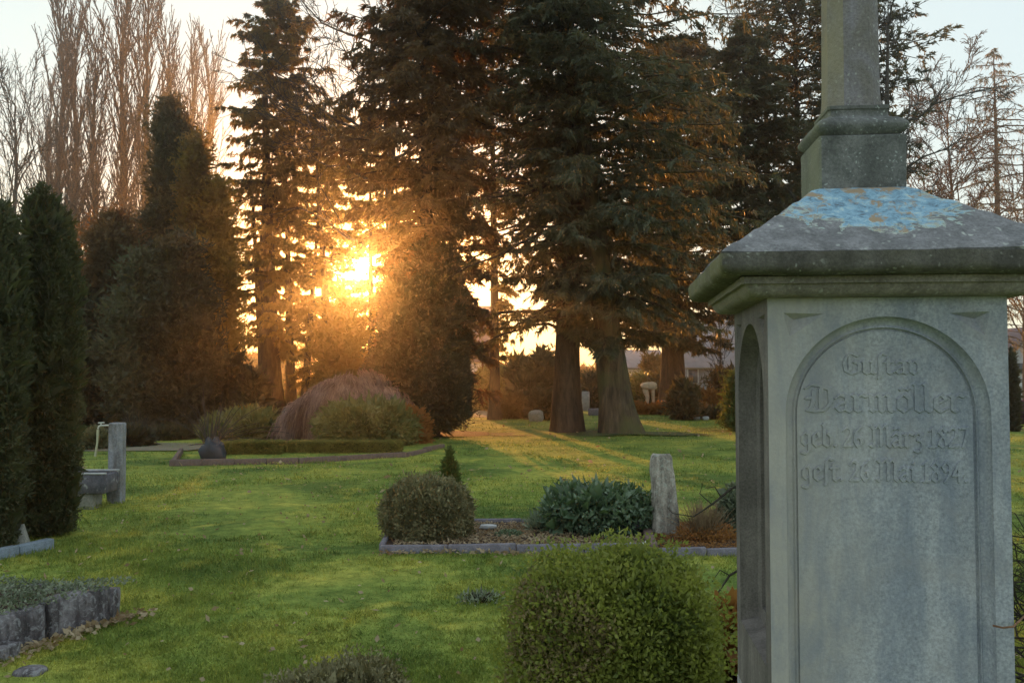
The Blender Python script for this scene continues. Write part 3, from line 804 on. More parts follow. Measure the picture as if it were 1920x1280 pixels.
chips('bark_mulch', fl[0] + .1, fr[0], fl[1] + .08, bl[1] - .05, 5000, M['dry'], .035, .02, .045, 'brown bark chips and dead leaves on the kerbed grave bed', 1)
chips('bark_mulch', b0[0], b1[0], b0[1] + .05, b3[1], 4000, M['orange'], .03, .015, .05, 'reddish leaf litter on the bed right of the stele', 2)

# stele: weathered upright stone with a chipped top
def rough_post(profile, seed, n=20, ex=.62, mat=None, wear=.012, lean=0.):
    V = []; F_ = []
    for k, (h, z) in enumerate(profile):
        for i in range(n):
            a = i * 2 * math.pi / n
            c, s_ = math.cos(a), math.sin(a); m_ = (abs(c) ** 5 + abs(s_) ** 5) ** (-1 / 5)
            V.append((h * c * m_ + lean * z, h * ex * s_ * m_, z))
    V = np.array(V); d = V.copy(); d[:, 2] = 0; d = unit(d)
    V += d * ((nz(V * np.array([1, 1, .25]), 28, seed) * wear)[:, None])
    nr = len(profile)
    top = np.arange(n) + (nr - 1) * n
    V[V[:, 2] > profile[-1][1] - .02, 2] += nz(V[V[:, 2] > profile[-1][1] - .02], 16, seed + 3) * wear * 1.2
    for k in range(nr - 1):
        for i in range(n):
            j = (i + 1) % n; F_.append([k * n + i, k * n + j, (k + 1) * n + j, (k + 1) * n + i])
    F_.append([(nr - 1) * n + i for i in range(n)])
    return V, F_
sx_, sy_ = gnd(1245, 1010)
hs = .175 * 0 + (hz_of(848, sy_) - hz_of(1008, sy_))
V, F_ = rough_post([(.128, -.05)] + [(.128 - .026 * k / 16, hs * k / 16) for k in range(16)] + [(.096, hs * .975), (.080, hs * .995), (.03, hs)], 3, n=40, lean=-.05, wear=.016)
o = mk('stele', V, F_, M['stele'], sharp=50); o.location = (sx_ + .02, sy_, 0); tag(o, 'upright weathered grey stone stele with rounded chipped top', 'gravestone')
# dark boulder and grey slab left of the stele
def blob(name, c, r, mat, label, cat, seed, amp=.12, parent=None, n=18, sq=3.):
    V = []; F_ = []
    m_ = n // 2 + 2
    for k in range(m_):
        ph = -math.pi / 2 + math.pi * k / (m_ - 1)
        for i in range(n):
            a = i * 2 * math.pi / n
            d = np.array([math.cos(a) * math.cos(ph), math.sin(a) * math.cos(ph), math.sin(ph)])
            q = (abs(d) ** sq).sum() ** (-1 / sq); V.append(d * q)
    V = np.array(V); V = V * (1 + amp * nz(V, 2.6, seed))[:, None] * np.array(r)
    for k in range(m_ - 1):
        for i in range(n):
            j = (i + 1) % n; F_.append([k * n + i, k * n + j, (k + 1) * n + j, (k + 1) * n + i])
    o = mk(name, V, F_, mat, parent, sharp=55)
    o.location = c
    if label: tag(o, label, cat)
    return o
qx, qy = gnd(1183, 1008); blob('boulder', (qx, qy, .10), (.12, .10, .10), M['black'], 'small black boulder in the bed just left of the stele', 'boulder', 4)
qx, qy = gnd(1206, 1000); V, F_ = box(0, 0, .07, .16, .05, .22, .012); o = mk('small_slab', V, F_, M['block']); o.location = (qx, qy, .0); tag(o, 'low grey stone slab between black boulder and stele', 'stone slab')
qx, qy = gnd(915, 1000); blob('pale_stone', (qx, qy, .07), (.085, .06, .025), M['trough_rim'], 'flat pale stone lying in the mulch right of the round bush', 'stone', 8)
# upright dark rock and low hedge border further back
qx, qy = gnd(402, 862); blob('upright_rock', (qx, qy, .05), (.19, .15, .34), M['black'], 'dark upright rock at the left end of the clipped hedge', 'rock', 9, .42, n=26)
bd = empty('border_kerb', (0, 0, 0), 'long low brown kerb in front of the clipped hedges', 'kerb')
k0 = gnd(318, 872); k1 = gnd(560, 868); k2 = gnd(760, 857); k3 = gnd(830, 838)
kerb_run(bd, *k0, *k1, .10, .10, 4, M['kerb_brown']); kerb_run(bd, *k1, *k2, .10, .10, 3, M['kerb_brown'])
kerb_run(bd, *k2, *k3, .08, .10, 2, M['kerb_brown'])
kerb_run(bd, k0[0] + .03, k0[1] + .1, -6.9, 18.6, .10, .08, 1, M['kerb_brown'])

# raised bed front left
rb = empty('raised_grave_bed', (0, 0, 0), 'raised grave bed walled with rough blackened stone at left edge', 'grave bed')
A = (-2.60, 5.85); C = (-3.50, 3.87)
Lw = math.hypot(A[0] - C[0], A[1] - C[1]); aw = math.atan2(A[1] - C[1], A[0] - C[0])
def rough_block(l, w, h, seed, n=14):
    """a lump of walling stone: dense box with an uneven face"""
    V = []; F_ = []; nx, nyy, nzz = n, 6, 6; idx = {}
    def vid(p):
        k = tuple(round(c, 6) for c in p)
        if k not in idx: idx[k] = len(V); V.append(p)
        return idx[k]
    def q(f, a, b):
        for i in range(a):
            for j in range(b): F_.append([vid(f(i / a, j / b)), vid(f((i + 1) / a, j / b)), vid(f((i + 1) / a, (j + 1) / b)), vid(f(i / a, (j + 1) / b))])
    X = lambda t: (t - .5) * l; Y = lambda t: (t - .5) * w; Z = lambda t: t * h
    q(lambda a, b: (X(a), -w / 2, Z(b)), nx, nzz); q(lambda a, b: (X(1 - a), w / 2, Z(b)), nx, nzz)
    q(lambda a, b: (l / 2, Y(a), Z(b)), nyy, nzz); q(lambda a, b: (-l / 2, Y(1 - a), Z(b)), nyy, nzz)
    q(lambda a, b: (X(a), Y(b), h), nx, nyy); q(lambda a, b: (X(a), Y(1 - b), 0), nx, nyy)
    V = np.array(V); c = V - np.array([0, 0, h / 2]); m_ = np.abs(c / np.array([l / 2, w / 2, h / 2]))
    e = np.sort(m_, 1)[:, 1]; V = V - unit(c) * (np.clip(e - .8, 0, 1) * .07 * 1.2)[:, None]
    V += np.column_stack([nz(V + 3 * k + seed, 14, seed + k) * .012 for k in range(3)])
    return V, F_
xx = 0.
for i, l in enumerate((.47, .58, .52, .60)):
    V, F_ = rough_block(l - .012, .13, .34, 20 + i)
    o = mk('stone_block', V, F_, M['rough_wall'], rb, smooth=True)
    t = (xx + l / 2) / Lw; xx += l
    px_, py_ = A[0] + (C[0] - A[0]) * t - .06, A[1] + (C[1] - A[1]) * t + .03
    o.location = (px_, py_, -.10 - .012 * i); o.rotation_euler = (0, 0, aw + .02 * (-1) ** i)
for i in range(4):
    V, F_ = rough_block(.66, .13, .30, 30 + i)
    o = mk('stone_block', V, F_, M['rough_wall'], rb, smooth=True)
    o.location = (A[0] - .36 - .67 * i, A[1] + .14 + .06 * i, -.10); o.rotation_euler = (0, 0, math.pi - .09)
V, F_ = rough_block(.42, .16, .12, 41); o = mk('stone_block', V, F_, M['rough_wall'], rb, smooth=True); o.location = (-2.96, 4.98, -.03); o.rotation_euler = (0, 0, aw)
topz = .195
pts = [(A[0] - .05, A[1] + .02), (C[0] - .05, C[1]), (-5.6, 3.9), (-5.6, 6.4), (A[0] - .1, A[1] + .15)]
s = patch('bed_soil', pts, M['soil'], topz - .02, kind='part'); s.parent = rb; del s['kind']
r = np.random.default_rng(77); n = 26000
x = r.uniform(-5.6, -2.5, n); y = r.uniform(3.9, 6.4, n)
inl = ((x - C[0]) * (A[1] - C[1]) - (y - C[1]) * (A[0] - C[0])) < .02 * Lw
bk = y < 6.02 - (x + 2.6) * .09
kk = inl & bk; x = x[kk]; y = y[kk]; n = len(x)
P = np.column_stack([x, y, np.full(n, topz)]); P[:, 2] += .02 + .02 * nz(P, 7, 5) + r.uniform(0, .035, n)
D = np.column_stack([r.normal(size=n), r.normal(size=n), r.uniform(.1, 1.2, n)])
V, Fq, t = leaves(P, D, .030 * r.uniform(.6, 1.3, n), .013 * r.uniform(.7, 1.3, n), r)
tag(mk('ground_cover', V, Fq, M['cover'], tone=t), 'grey green creeping ground cover topping the raised bed', None, kind='stuff')
# the lower bed's neighbour: left stretch kerb of pale granite under the yews
pk = empty('yew_kerb', (0, 0, 0), 'pale blue granite kerb in front of the two columnar yews', 'kerb')
p0 = gnd(96, 1026); p1 = gnd(-120, 1070)
kerb_run(pk, *p1, *p0, .085, .10, 3, M['kerb_pale'])
qx, qy = gnd(24, 1030)
V = [(-.06, -.05, 0), (.06, -.05, 0), (.06, .05, 0), (-.06, .05, 0), (-.012, -.01, .19), (.014, -.01, .192), (.014, .01, .192), (-.012, .01, .19)]
o = mk('stone_pyramid', V, [[0, 1, 5, 4], [1, 2, 6, 5], [2, 3, 7, 6], [3, 0, 4, 7], [4, 5, 6, 7]], M['block']); o.location = (qx, qy + .15, .02); tag(o, 'small pale stone obelisk standing between the two yews', 'grave marker')

# stone water trough with blocks, tap post
tz = .42; Yt = 10.95
xr = pix(207, 885, Yt)[0]; xl = xr - 1.45
tr = empty('stone_trough', ((xl + xr) / 2, Yt, 0), 'dark stone water trough with pale rim raised on blocks', 'trough', R(3))
l = xr - xl
V, F_ = box(0, -.19, tz - .125, l, .05, .23, .01); mk('trough_wall', V, F_, M['trough'], tr)
V, F_ = box(0, .21, tz - .125, l, .05, .23, .01); mk('trough_wall', V, F_, M['trough'], tr)
for sg in (-1, 1):
    V, F_ = box(sg * (l / 2 - .025), .01, tz - .127, .05, .345, .226, .01); mk('trough_end', V, F_, M['trough'], tr)
V, F_ = box(0, .01, tz - .215, l - .11, .34, .045, .004); mk('trough_floor', V, F_, M['trough'], tr)
for yy, nm in ((-.19, 'rim'), (.21, 'rim')):
    V, F_ = box(0, yy, tz + .002, l + .01, .06, .022, .004); mk(nm, V, F_, M['trough_rim'], tr)
V, F_ = box(.0, .0, .08, .27, .30, .21, .012)
for dx_ in (l / 2 - .29, -.42):
    o = mk('support_block', V, F_, M['block'], tr); o.location = (dx_, -.02, 0)
V, F_ = box(0, .0, .08, .30, .36, .20, .012); o = mk('support_block', V, F_, M['trough'], tr); o.location = (-.10, .26, 0)
px0, py0 = gnd(218, 940)
Hp = hz_of(792, py0)
V, F_ = rough_post([(.092, -.05)] + [(.092, Hp * k / 12) for k in range(12)] + [(.091, Hp - .012), (.080, Hp)], 6, n=24, ex=1., wear=.004)
tp = empty('tap_post', (px0, py0, 0), 'square weathered stone post with a standpipe tap beside the trough', 'tap post')
mk('post', V, F_, M['post'], tp, sharp=40)
u = py0 / F
MB().tube([(-.07, 0, Hp - .035), (-.20, -.01, Hp - .035), (-.235, -.01, Hp - .045), (-.245, -.01, Hp - .08)], .011, 10).build('pipe', M['metal'], tp, sharp=50)
MB().tube([(-.245, -.01, Hp - .09), (-.25, -.01, Hp - .25), (-.275, -.01, Hp - .43)], [.017, .013, .014], 10).build('spout_hose', M['hose'], tp, sharp=50)
MB().tube([(-.215, -.01, Hp - .045), (-.205, -.01, Hp - .005)], .008, 8).tube([(-.245, -.01, Hp - .004), (-.165, -.01, Hp + .002)], .008, 8).build('tap_handle', M['metal'], tp, sharp=50)
MB().tube([(-.07, -.05, Hp * .42), (-.10, -.06, .22), (-.09, -.05, .02)], .009, 8).build('drain_pipe', M['black'], tp, sharp=50)

# ------------------------------------------------------------------ bushes near the camera
def dome(r, h, p=2.4, n=14, waist=1.0, foot=.7):
    out = []
    for k in range(n + 1):
        a = math.pi / 2 * k / n
        rr = r * math.cos(a) ** (2 / p); z = h * (.38 + .62 * math.sin(a) ** (2 / p)); out.append((rr, z))
    low = [(r * foot + (r - r * foot) * math.sin(math.pi / 2 * k / 6), h * .38 * k / 6) for k in range(6)]
    return low + out
def twigs_in(parent, r, h, n, seed, mat, name='branches', rad=.004, ex=1., ey=1.):
    g = np.random.default_rng(seed)
    base = np.zeros((n, 4, 3)); th = g.uniform(0, 6.28, n); e = g.uniform(.2, .95, n)
    tip = np.column_stack([np.cos(th) * r * e * ex, np.sin(th) * r * e * ey, h * np.sqrt(np.clip(1 - e * e, .05, 1)) * g.uniform(.7, .97, n)])
    q = np.linspace(0, 1, 4)[None, :, None]
    P = np.array([0, 0, -.02]) * (1 - q) + tip[:, None] * np.concatenate([q, q, q ** 1.0], -1) + g.normal(size=(n, 4, 3)) * .02 * q
    P[:, 0, :2] += g.normal(size=(n, 2)) * r * .12
    V, Fq = tubes(P, np.broadcast_to(np.linspace(rad * 1.6, rad * .5, 4)[None], (n, 4)).copy(), 4)
    return mk(name, V, Fq, mat, parent, smooth=True)
def bush(name, label, cat, x, y, prof, n, lf, mat, seed, group=None, h0=0., twm='twig_dark', inner=True, **k):
    g = np.random.default_rng(seed)
    e = empty(name, (x, y, float(hgt(x, y)) + h0), label, cat, 0, group)
    V, Fq, t = shell(prof, n, g, lf=lf, seed=seed, **k)
    mk('foliage', V, Fq, M[mat], e, tone=t)
    r = max(p_[0] for p_ in prof); h = max(p_[1] for p_ in prof)
    twigs_in(e, r * .9, h * .92, 120, seed + 1, M[twm], ex=k.get('ex', 1), ey=k.get('ey', 1))
    if inner:
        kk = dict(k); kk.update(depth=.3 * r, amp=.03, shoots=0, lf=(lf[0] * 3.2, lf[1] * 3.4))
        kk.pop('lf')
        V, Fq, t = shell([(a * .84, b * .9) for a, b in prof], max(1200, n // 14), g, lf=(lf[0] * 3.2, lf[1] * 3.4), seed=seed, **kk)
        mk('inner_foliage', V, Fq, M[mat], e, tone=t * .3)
    return e
# big box bush
bx, by = pix(1152, 1200, 4.05)[0], 4.05
hb = hz_of(1078, 3.85)
e = bush('box_bush', 'large rounded box bush in front, bright yellow green leaves, bronzed left side', 'bush', bx, by, dome(.475, hb, 3.5, foot=.92), 56000, (.027, .014), 'box_l', 11, depth=.13, amp=.035, freq=11, amp2=.045, freq2=4.5, out=.55, up=.45, rnd=.85, shoots=.09, shoot_len=.085, ey=.95)
g = np.random.default_rng(12)
V, Fq, t = shell(dome(.478, hb, 3.5, foot=.92), 40000, g, depth=.06, amp=.035, freq=11, amp2=.045, freq2=4.5, lf=(.025, .011), out=.6, up=.4, rnd=.8, seed=11, ey=.95, shoots=.05, shoot_len=.04)
cen = V.reshape(-1, 4, 3).mean(1); w = -cen[:, 0] * .8 - cen[:, 1] * .35 + .16 * nz(cen, 7, 3); kp = w > .30 
V = V.reshape(-1, 4, 3)[kp].reshape(-1, 3); mk('bronzed_foliage', V, np.arange(len(V)).reshape(-1, 4), M['box_b'], e, tone=np.repeat(g.uniform(0, 1, kp.sum()), 4))
# small bronzed bush at the photograph's foot
qx = pix(640, 1250, 4.35)[0]
bush('low_bush', 'low bronzed bush at the bottom edge, dark reddish brown leaves', 'bush', qx, 4.35, dome(.33, hz_of(1262, 4.35), 2.6, foot=.9), 16000, (.024, .011), 'bush', 13, depth=.10, amp=.05, freq=9, shoots=.10, shoot_len=.06)
# round bronzed bush in the bed
qx, qy = gnd(800, 1022); qy += .12
bush('round_bush', 'round dense bronze green bush at left end of the kerbed bed', 'bush', qx, qy + .1, dome(.435, hz_of(903, qy), 2.7, foot=.8), 26000, (.034, .017), 'bush', 14, depth=.12, amp=.05, freq=8, shoots=.05, shoot_len=.05, ey=.9)
# dwarf conifer behind it
cy_ = 10.2; cx_ = pix(843, 900, cy_)[0]; ct = hz_of(838, cy_)
bush('dwarf_conifer', 'small pointed olive conifer peeping up behind the round bush', 'conifer', cx_, cy_, [(.09, 0), (.105, ct * .4), (.085, ct * .66), (.05, ct * .84), (.005, ct)], 9000, (.03, .010), 'cone', 15, depth=.05, amp=.02, freq=14, up=.9, out=.5)
# glossy low shrub left of the stele
qx, qy = gnd(1120, 1006)
bush('glossy_shrub', 'low spreading shrub with dark glossy leaves left of the stele', 'shrub', qx, qy + .15, dome(.56, hz_of(918, qy), 2.2, foot=.75), 9000, (.066, .030), 'cherry', 16, depth=.18, amp=.10, freq=5, out=.45, up=.05, rnd=1.0, shoots=.05, shoot_len=.06, ey=.7)
qx, qy = gnd(1012, 1000)
bush('pale_leaf_clump', 'clump of long pale green leaves at left foot of the glossy shrub', 'plant', qx, qy, dome(.13, .16, 2., foot=.5), 260, (.13, .018), 'cover', 17, depth=.1, amp=.0, out=1., up=.5, rnd=.35, inner=False)
qx, qy = gnd(955, 1012)
bush('low_green_plant', 'small low green plant in the mulch behind the front kerb', 'plant', qx, qy + .05, dome(.16, .09, 2., foot=.9), 1800, (.02, .012), 'cherry', 18, depth=.05, amp=.02, inner=False)
# dry stalks right of the stele
def stalks(name, label, cat, x, y, n, L, spread, mat, seed, rad=.003, K=5, base=.10, droop=.15, z=.04):
    g = np.random.default_rng(seed); th = g.uniform(0, 6.28, n); tl = np.abs(g.normal(size=n)) * spread
    q = np.linspace(0, 1, K)[None, :, None]; Ln = (L * g.uniform(.5, 1.1, n))[:, None, None]
    D = np.column_stack([np.cos(th) * np.sin(tl), np.sin(th) * np.sin(tl), np.cos(tl)])[:, None]
    B = np.column_stack([np.cos(th) * base * g.uniform(0, 1, n), np.sin(th) * base * g.uniform(0, 1, n), np.zeros(n)])[:, None]
    P = B + D * q * Ln + np.array([0, 0, -1]) * q * q * droop * Ln + g.normal(size=(n, K, 3)) * .008 * q
    V, Fq = tubes(P, np.broadcast_to(np.linspace(rad, rad * .4, K)[None], (n, K)).copy(), 4)
    e = empty(name, (x, y, z), label, cat)
    mk('stalks', V, Fq, mat, e, tone=np.repeat(g.uniform(0, 1, n), K * 4)); return e
qx, qy = gnd(1325, 1022)
e = stalks('dry_grass_tuft', 'tuft of upright straw coloured dry stalks beside the stele', 'plant', qx, qy + .1, 420, .40, .42, M['straw'], 21, rad=.0035)
g = np.random.default_rng(22); V, Fq, t = shell(dome(.28, .16, 2., foot=.9), 1500, g, depth=.12, lf=(.035, .014), rnd=1.); mk('dead_leaves', V, Fq, M['orange'], e, tone=t)
qx, qy = gnd(1372, 1010)
bush('grey_shrub', 'grey leaved shrub half hidden behind the monument edge', 'shrub', qx + .1, qy + .15, dome(.20, .50, 2.2), 2600, (.035, .016), 'cover', 23, depth=.2, amp=.05, rnd=1.)
bush('leaf_heap', 'little heap of rusty dead leaves at the foot of monument and box bush', 'plant', *pix(1392, 1180, 4.6)[:2], dome(.17, .38, 2.2), 900, (.05, .025), 'orange', 24, depth=.12, amp=.05, rnd=1.)
qx, qy = gnd(1190, 1030)
# white blossoms above the kerb
e = stalks('snowdrop_clump', 'few white snowdrops in flower just in front of the kerb', 'flower', *gnd(1201, 1044), 22, .13, .25, M['cherry'], 25, rad=.003, base=.04, z=0)
g = np.random.default_rng(26); V, Fq, t = leaves(np.column_stack([g.normal(size=26) * .03, g.normal(size=26) * .03, g.uniform(.08, .15, 26)]), g.normal(size=(26, 3)) - [0, 0, 1.5], np.full(26, .03), np.full(26, .018), g)
mk('blossom', V, Fq, M['snow'], e, tone=t)

def ribbon(P, r):
    """finest twigs: two or more thin facets each, tapering to a point"""
    g = np.random.default_rng(len(P)); N, K, _ = P.shape
    d = unit(P[:, -1] - P[:, 0]); S = unit(np.cross(d, g.normal(size=(N, 3)))) * r[:, None]
    if K == 3:
        V = np.stack([P[:, 0] - S, P[:, 0] + S, P[:, 1] + S * .7, P[:, 1] - S * .7, P[:, 2]], 1).reshape(-1, 3)
        b = np.arange(N)[:, None] * 5
        F3 = np.concatenate([b + np.array([[0, 1, 2]]), b + np.array([[0, 2, 3]]), b + np.array([[3, 2, 4]])])
        return V, F3
    V = np.stack([P[:, 0] - S, P[:, 0] + S, P[:, -1]], 1).reshape(-1, 3)
    return V, np.arange(N * 3).reshape(-1, 3)
# bare thorny branches beside the monument
def bare_tree(name, label, cat, x, y, H, seed, mat, n1=14, n2=7, n3=6, n4=4, L1=.35, ang=.7, up1=.5, tr=.02, t0=.3, twr=(.5, .3), group=None, lean=(0, 0), l2=.55, l3=.55, l4=.5, wob=.25, z0=0, a2=.6, up2=.15, ups=0., k=5, r1k=.38, min_r=.0, parts=('trunk', 'branches')):
    g = np.random.default_rng(seed)
    K = 12; q = np.linspace(0, 1, K)
    P0 = np.zeros((1, K, 3)); P0[0, :, 2] = q * H; P0[0, :, 0] = lean[0] * q ** 1.5 + np.cumsum(g.normal(size=K)) * H * .004; P0[0, :, 1] = lean[1] * q ** 1.5
    P0[0, :, 2] -= .1
    R0 = (tr * (1 - q) ** .9 + tr * .06)[None] + 0; R0[0, 0] *= 1.25
    e = empty(name, (x, y, z0), label, cat, 0, group)
    V, Fq = tubes(P0, R0, 10); mk(parts[0], V, Fq, mat, e, smooth=True)
    L = np.array([H * L1])
    P1, L1_, s1 = grow(P0, L, g, n1, t0, .97, ang, .14, up1, K=6, wob=wob, taper=.55)
    r1 = tr * r1k * (1 - .65 * s1)[:, None] * np.linspace(1, .25, 6)[None]
    P2, L2_, s2 = grow(P1, L1_ * l2, g, n2, .18, .98, a2, .18, up2, K=5, wob=wob)
    r2 = (r1[np.repeat(np.arange(len(P1)), n2), 0] * .45 * (1 - .5 * s2))[:, None] * np.linspace(1, .3, 5)[None]
    VV = [tubes(P1, np.maximum(r1, min_r), 6), tubes(P2, np.maximum(r2, min_r), 4)]
    P3, L3_, s3 = grow(P2, L2_ * l3, g, n3, .15, 1., a2, .2, up2 * .7, K=3, wob=wob)
    r3 = (r2[np.repeat(np.arange(len(P2)), n3), 0] * .5 * (1 - .4 * s3))[:, None] * np.linspace(1, .35, 3)[None]
    r3m = np.maximum(r3[:, 0], min_r * .8)
    VV.append(tubes(P3, np.maximum(r3, min_r * .8), 3) if (n4 and len(P3) < 3000) else ribbon(P3, r3m))
    if n4:
        P4, L4_, s4 = grow(P3, L3_ * l4, g, n4, .2, 1., a2, .2, up2 * .5 + ups, K=3, wob=wob)
        r4 = (r3[np.repeat(np.arange(len(P3)), n4), 0] * .6)[:, None] * np.linspace(1, .4, 3)[None]
        VV.append(ribbon(P4, np.maximum(r4[:, 0], min_r * .7)))
    n = 0; Va = []; Fa = []
    for v_, f_ in VV: Va.append(v_); Fa.append(f_ + n); n += len(v_)
    f3 = [f for f in Fa if f.shape[1] == 3]
    mk(parts[1], np.concatenate(Va), [np.concatenate([f for f in Fa if f.shape[1] == 4])] + ([np.concatenate(f3)] if f3 else []), mat, e, smooth=True)
    return e
e = bare_tree('thorny_shrub', 'tangle of dark leafless arching twigs right of the monument', 'shrub', 1.95, 3.25, 1.15, 31, M['twig_dark'], n1=60, n2=8, n3=5, n4=0, L1=.62, ang=1.05, up1=-.28, tr=.022, t0=.05, wob=.5, up2=-.15, parts=('stem', 'twigs'))
e = bare_tree('thorny_shrub', 'second dark twiggy shrub low behind the monument right edge', 'shrub', 2.5, 4.3, .95, 32, M['twig_dark'], n1=50, n2=7, n3=5, n4=0, L1=.7, ang=1.0, up1=-.25, tr=.02, t0=.05, wob=.5, up2=-.15, parts=('stem', 'twigs'))
g = np.random.default_rng(33)
# bramble runner across the monument's right edge
def world_pts(L): return [pix(*a) for a in L]
mb = MB(); mb.tube(world_pts([(1862, 1172, 2.29), (1880, 1176, 2.27), (1900, 1174, 2.30), (1925, 1150, 2.5), (1960, 1090, 2.8)]), .0028, 6)
tag(mb.build('bramble_runner', M['twig_red'], None, sharp=60), 'thin red brown bramble runner crossing the monument right edge', 'twig')
mb = MB()
mb.tube(world_pts([(1400, 905, 6.6), (1372, 915, 6.6), (1335, 945, 6.5), (1300, 968, 6.5), (1262, 962, 6.5)]), [.012, .010, .007, .005, .003], 6)
mb.tube(world_pts([(1335, 945, 6.5), (1312, 925, 6.5), (1318, 905, 6.5)]), [.005, .004, .002], 5)
mb.tube(world_pts([(1352, 932, 6.55), (1340, 912, 6.5), (1322, 915, 6.4)]), [.005, .004, .002], 5)
mb.tube(world_pts([(1400, 1060, 5.4), (1368, 1078, 5.4), (1340, 1120, 5.3), (1322, 1135, 5.3)]), [.008, .007, .004, .003], 6)
mb.tube(world_pts([(1368, 1078, 5.4), (1350, 1068, 5.3), (1335, 1090, 5.3)]), [.004, .003, .002], 5)
mb.tube(world_pts([(1262, 962, 6.5), (1250, 950, 6.5)]), [.003, .001], 5)
mb.tube(world_pts([(1400, 905, 6.6), (1440, 930, 6.7), (1470, 1000, 6.8), (1480, 1058, 6.9)]), [.012, .014, .016, .018], 6)
mb.tube(world_pts([(1400, 1060, 5.4), (1450, 1050, 5.6), (1475, 1080, 6.2), (1482, 1078, 6.9)]), [.008, .009, .010, .014], 6)
tag(mb.build('leaning_bare_shrub', M['twig_dark'], None, sharp=60), 'bare dark branches reaching out from behind the monument left edge', 'shrub')
# heather on the right and small green weed on the lawn
qx, qy = pix(1912, 775, 13.)[:2]
bush('purple_heather', 'rounded purple heather bush right behind the monument', 'bush', X(1913, 30.), 30., dome(W(30, 30.), hz_of(752, 30.), 2.2), 6000, (.08, .035), 'heather', 35, depth=.08, amp=.03)
qx, qy = pix(1898, 700, 17.)[:2]
bush('narrow_yew', 'narrow black green conifer just right of the monument', 'conifer', X(1896, 26.), 26., [(.14, 0), (.17, 1.0), (.15, 1.7), (.08, 2.2), (.01, 2.45)], 6000, (.07, .03), 'darkcon', 36, depth=.12, amp=.04, up=.8)
qx, qy = gnd(900, 1122)
bush('silvery_weed', 'flat silvery green weed rosette on the lawn left of the box bush', 'plant', qx, qy, [(.16, 0), (.15, .02), (.02, .03)], 260, (.05, .012), 'cover', 37, depth=.02, amp=.0, up=.2, inner=False)
# ------------------------------------------------------------------ trees
def prof_fn(pr):
    a = np.array(pr, float)
    return lambda z: (np.interp(z, a[:, 0], a[:, 1]), np.interp(z, a[:, 0], a[:, 2]))
def trunk_mesh(e, H, tr, mat, g, lean=(0, 0), flare=1.5, name='trunk', off=(0, 0), wob=.003, sides=14, zt=None):
    K = 18; q = np.linspace(0, 1, K) ** 1.7
    P = np.zeros((1, K, 3)); P[0, :, 2] = q * (zt or H) - .15; ph = g.uniform(0, 6, 2)
    P[0, :, 0] = off[0] + lean[0] * q + np.sin(q * 5 + ph[0]) * H * wob; P[0, :, 1] = off[1] + lean[1] * q + np.sin(q * 4 + ph[1]) * H * wob
    rr = tr * (1 - q * .93) + tr * (flare - 1) * np.exp(-q * H / (.55 + tr)); 
    V, Fq = tubes(P, rr[None], sides)
    V = V.reshape(K, sides, 3); a = np.arange(sides) * 2 * math.pi / sides
    lob = 1 + (.14 * np.sin(3 * a + ph[0]) + .10 * np.sin(5 * a + ph[1]) + .05 * np.sin(8 * a))[None] * np.exp(-q * H / .9)[:, None]
    V = P[0][:, None] + (V - P[0][:, None]) * lob[..., None]
    if sides > 20:
        V2 = V.reshape(-1, 3); o2 = unit((V - P[0][:, None]).reshape(-1, 3)); V = V2 + o2 * ((nz(V2 * np.array([1, 1, .16]), 11, 5) * .035)[:, None])
    mk(name, V.reshape(-1, 3), Fq, mat, e, smooth=True)
    return P
ox_gap = [0, 0]
def open_gap(C, D, g):
    """the thin spot in the crowns that lets the low sun through"""
    A_ = C + np.array([ox_gap[0], ox_gap[1], 0]); d = np.array(SUN_DIR); v = A_ - np.array([0, 0, CAM_Z]); t = v @ d
    r = np.linalg.norm(v - t[:, None] * d, axis=1)
    k = (r > .36) | (g.uniform(size=len(C)) < (r / .36) ** 4 * .5)
    return C[k], D[k]
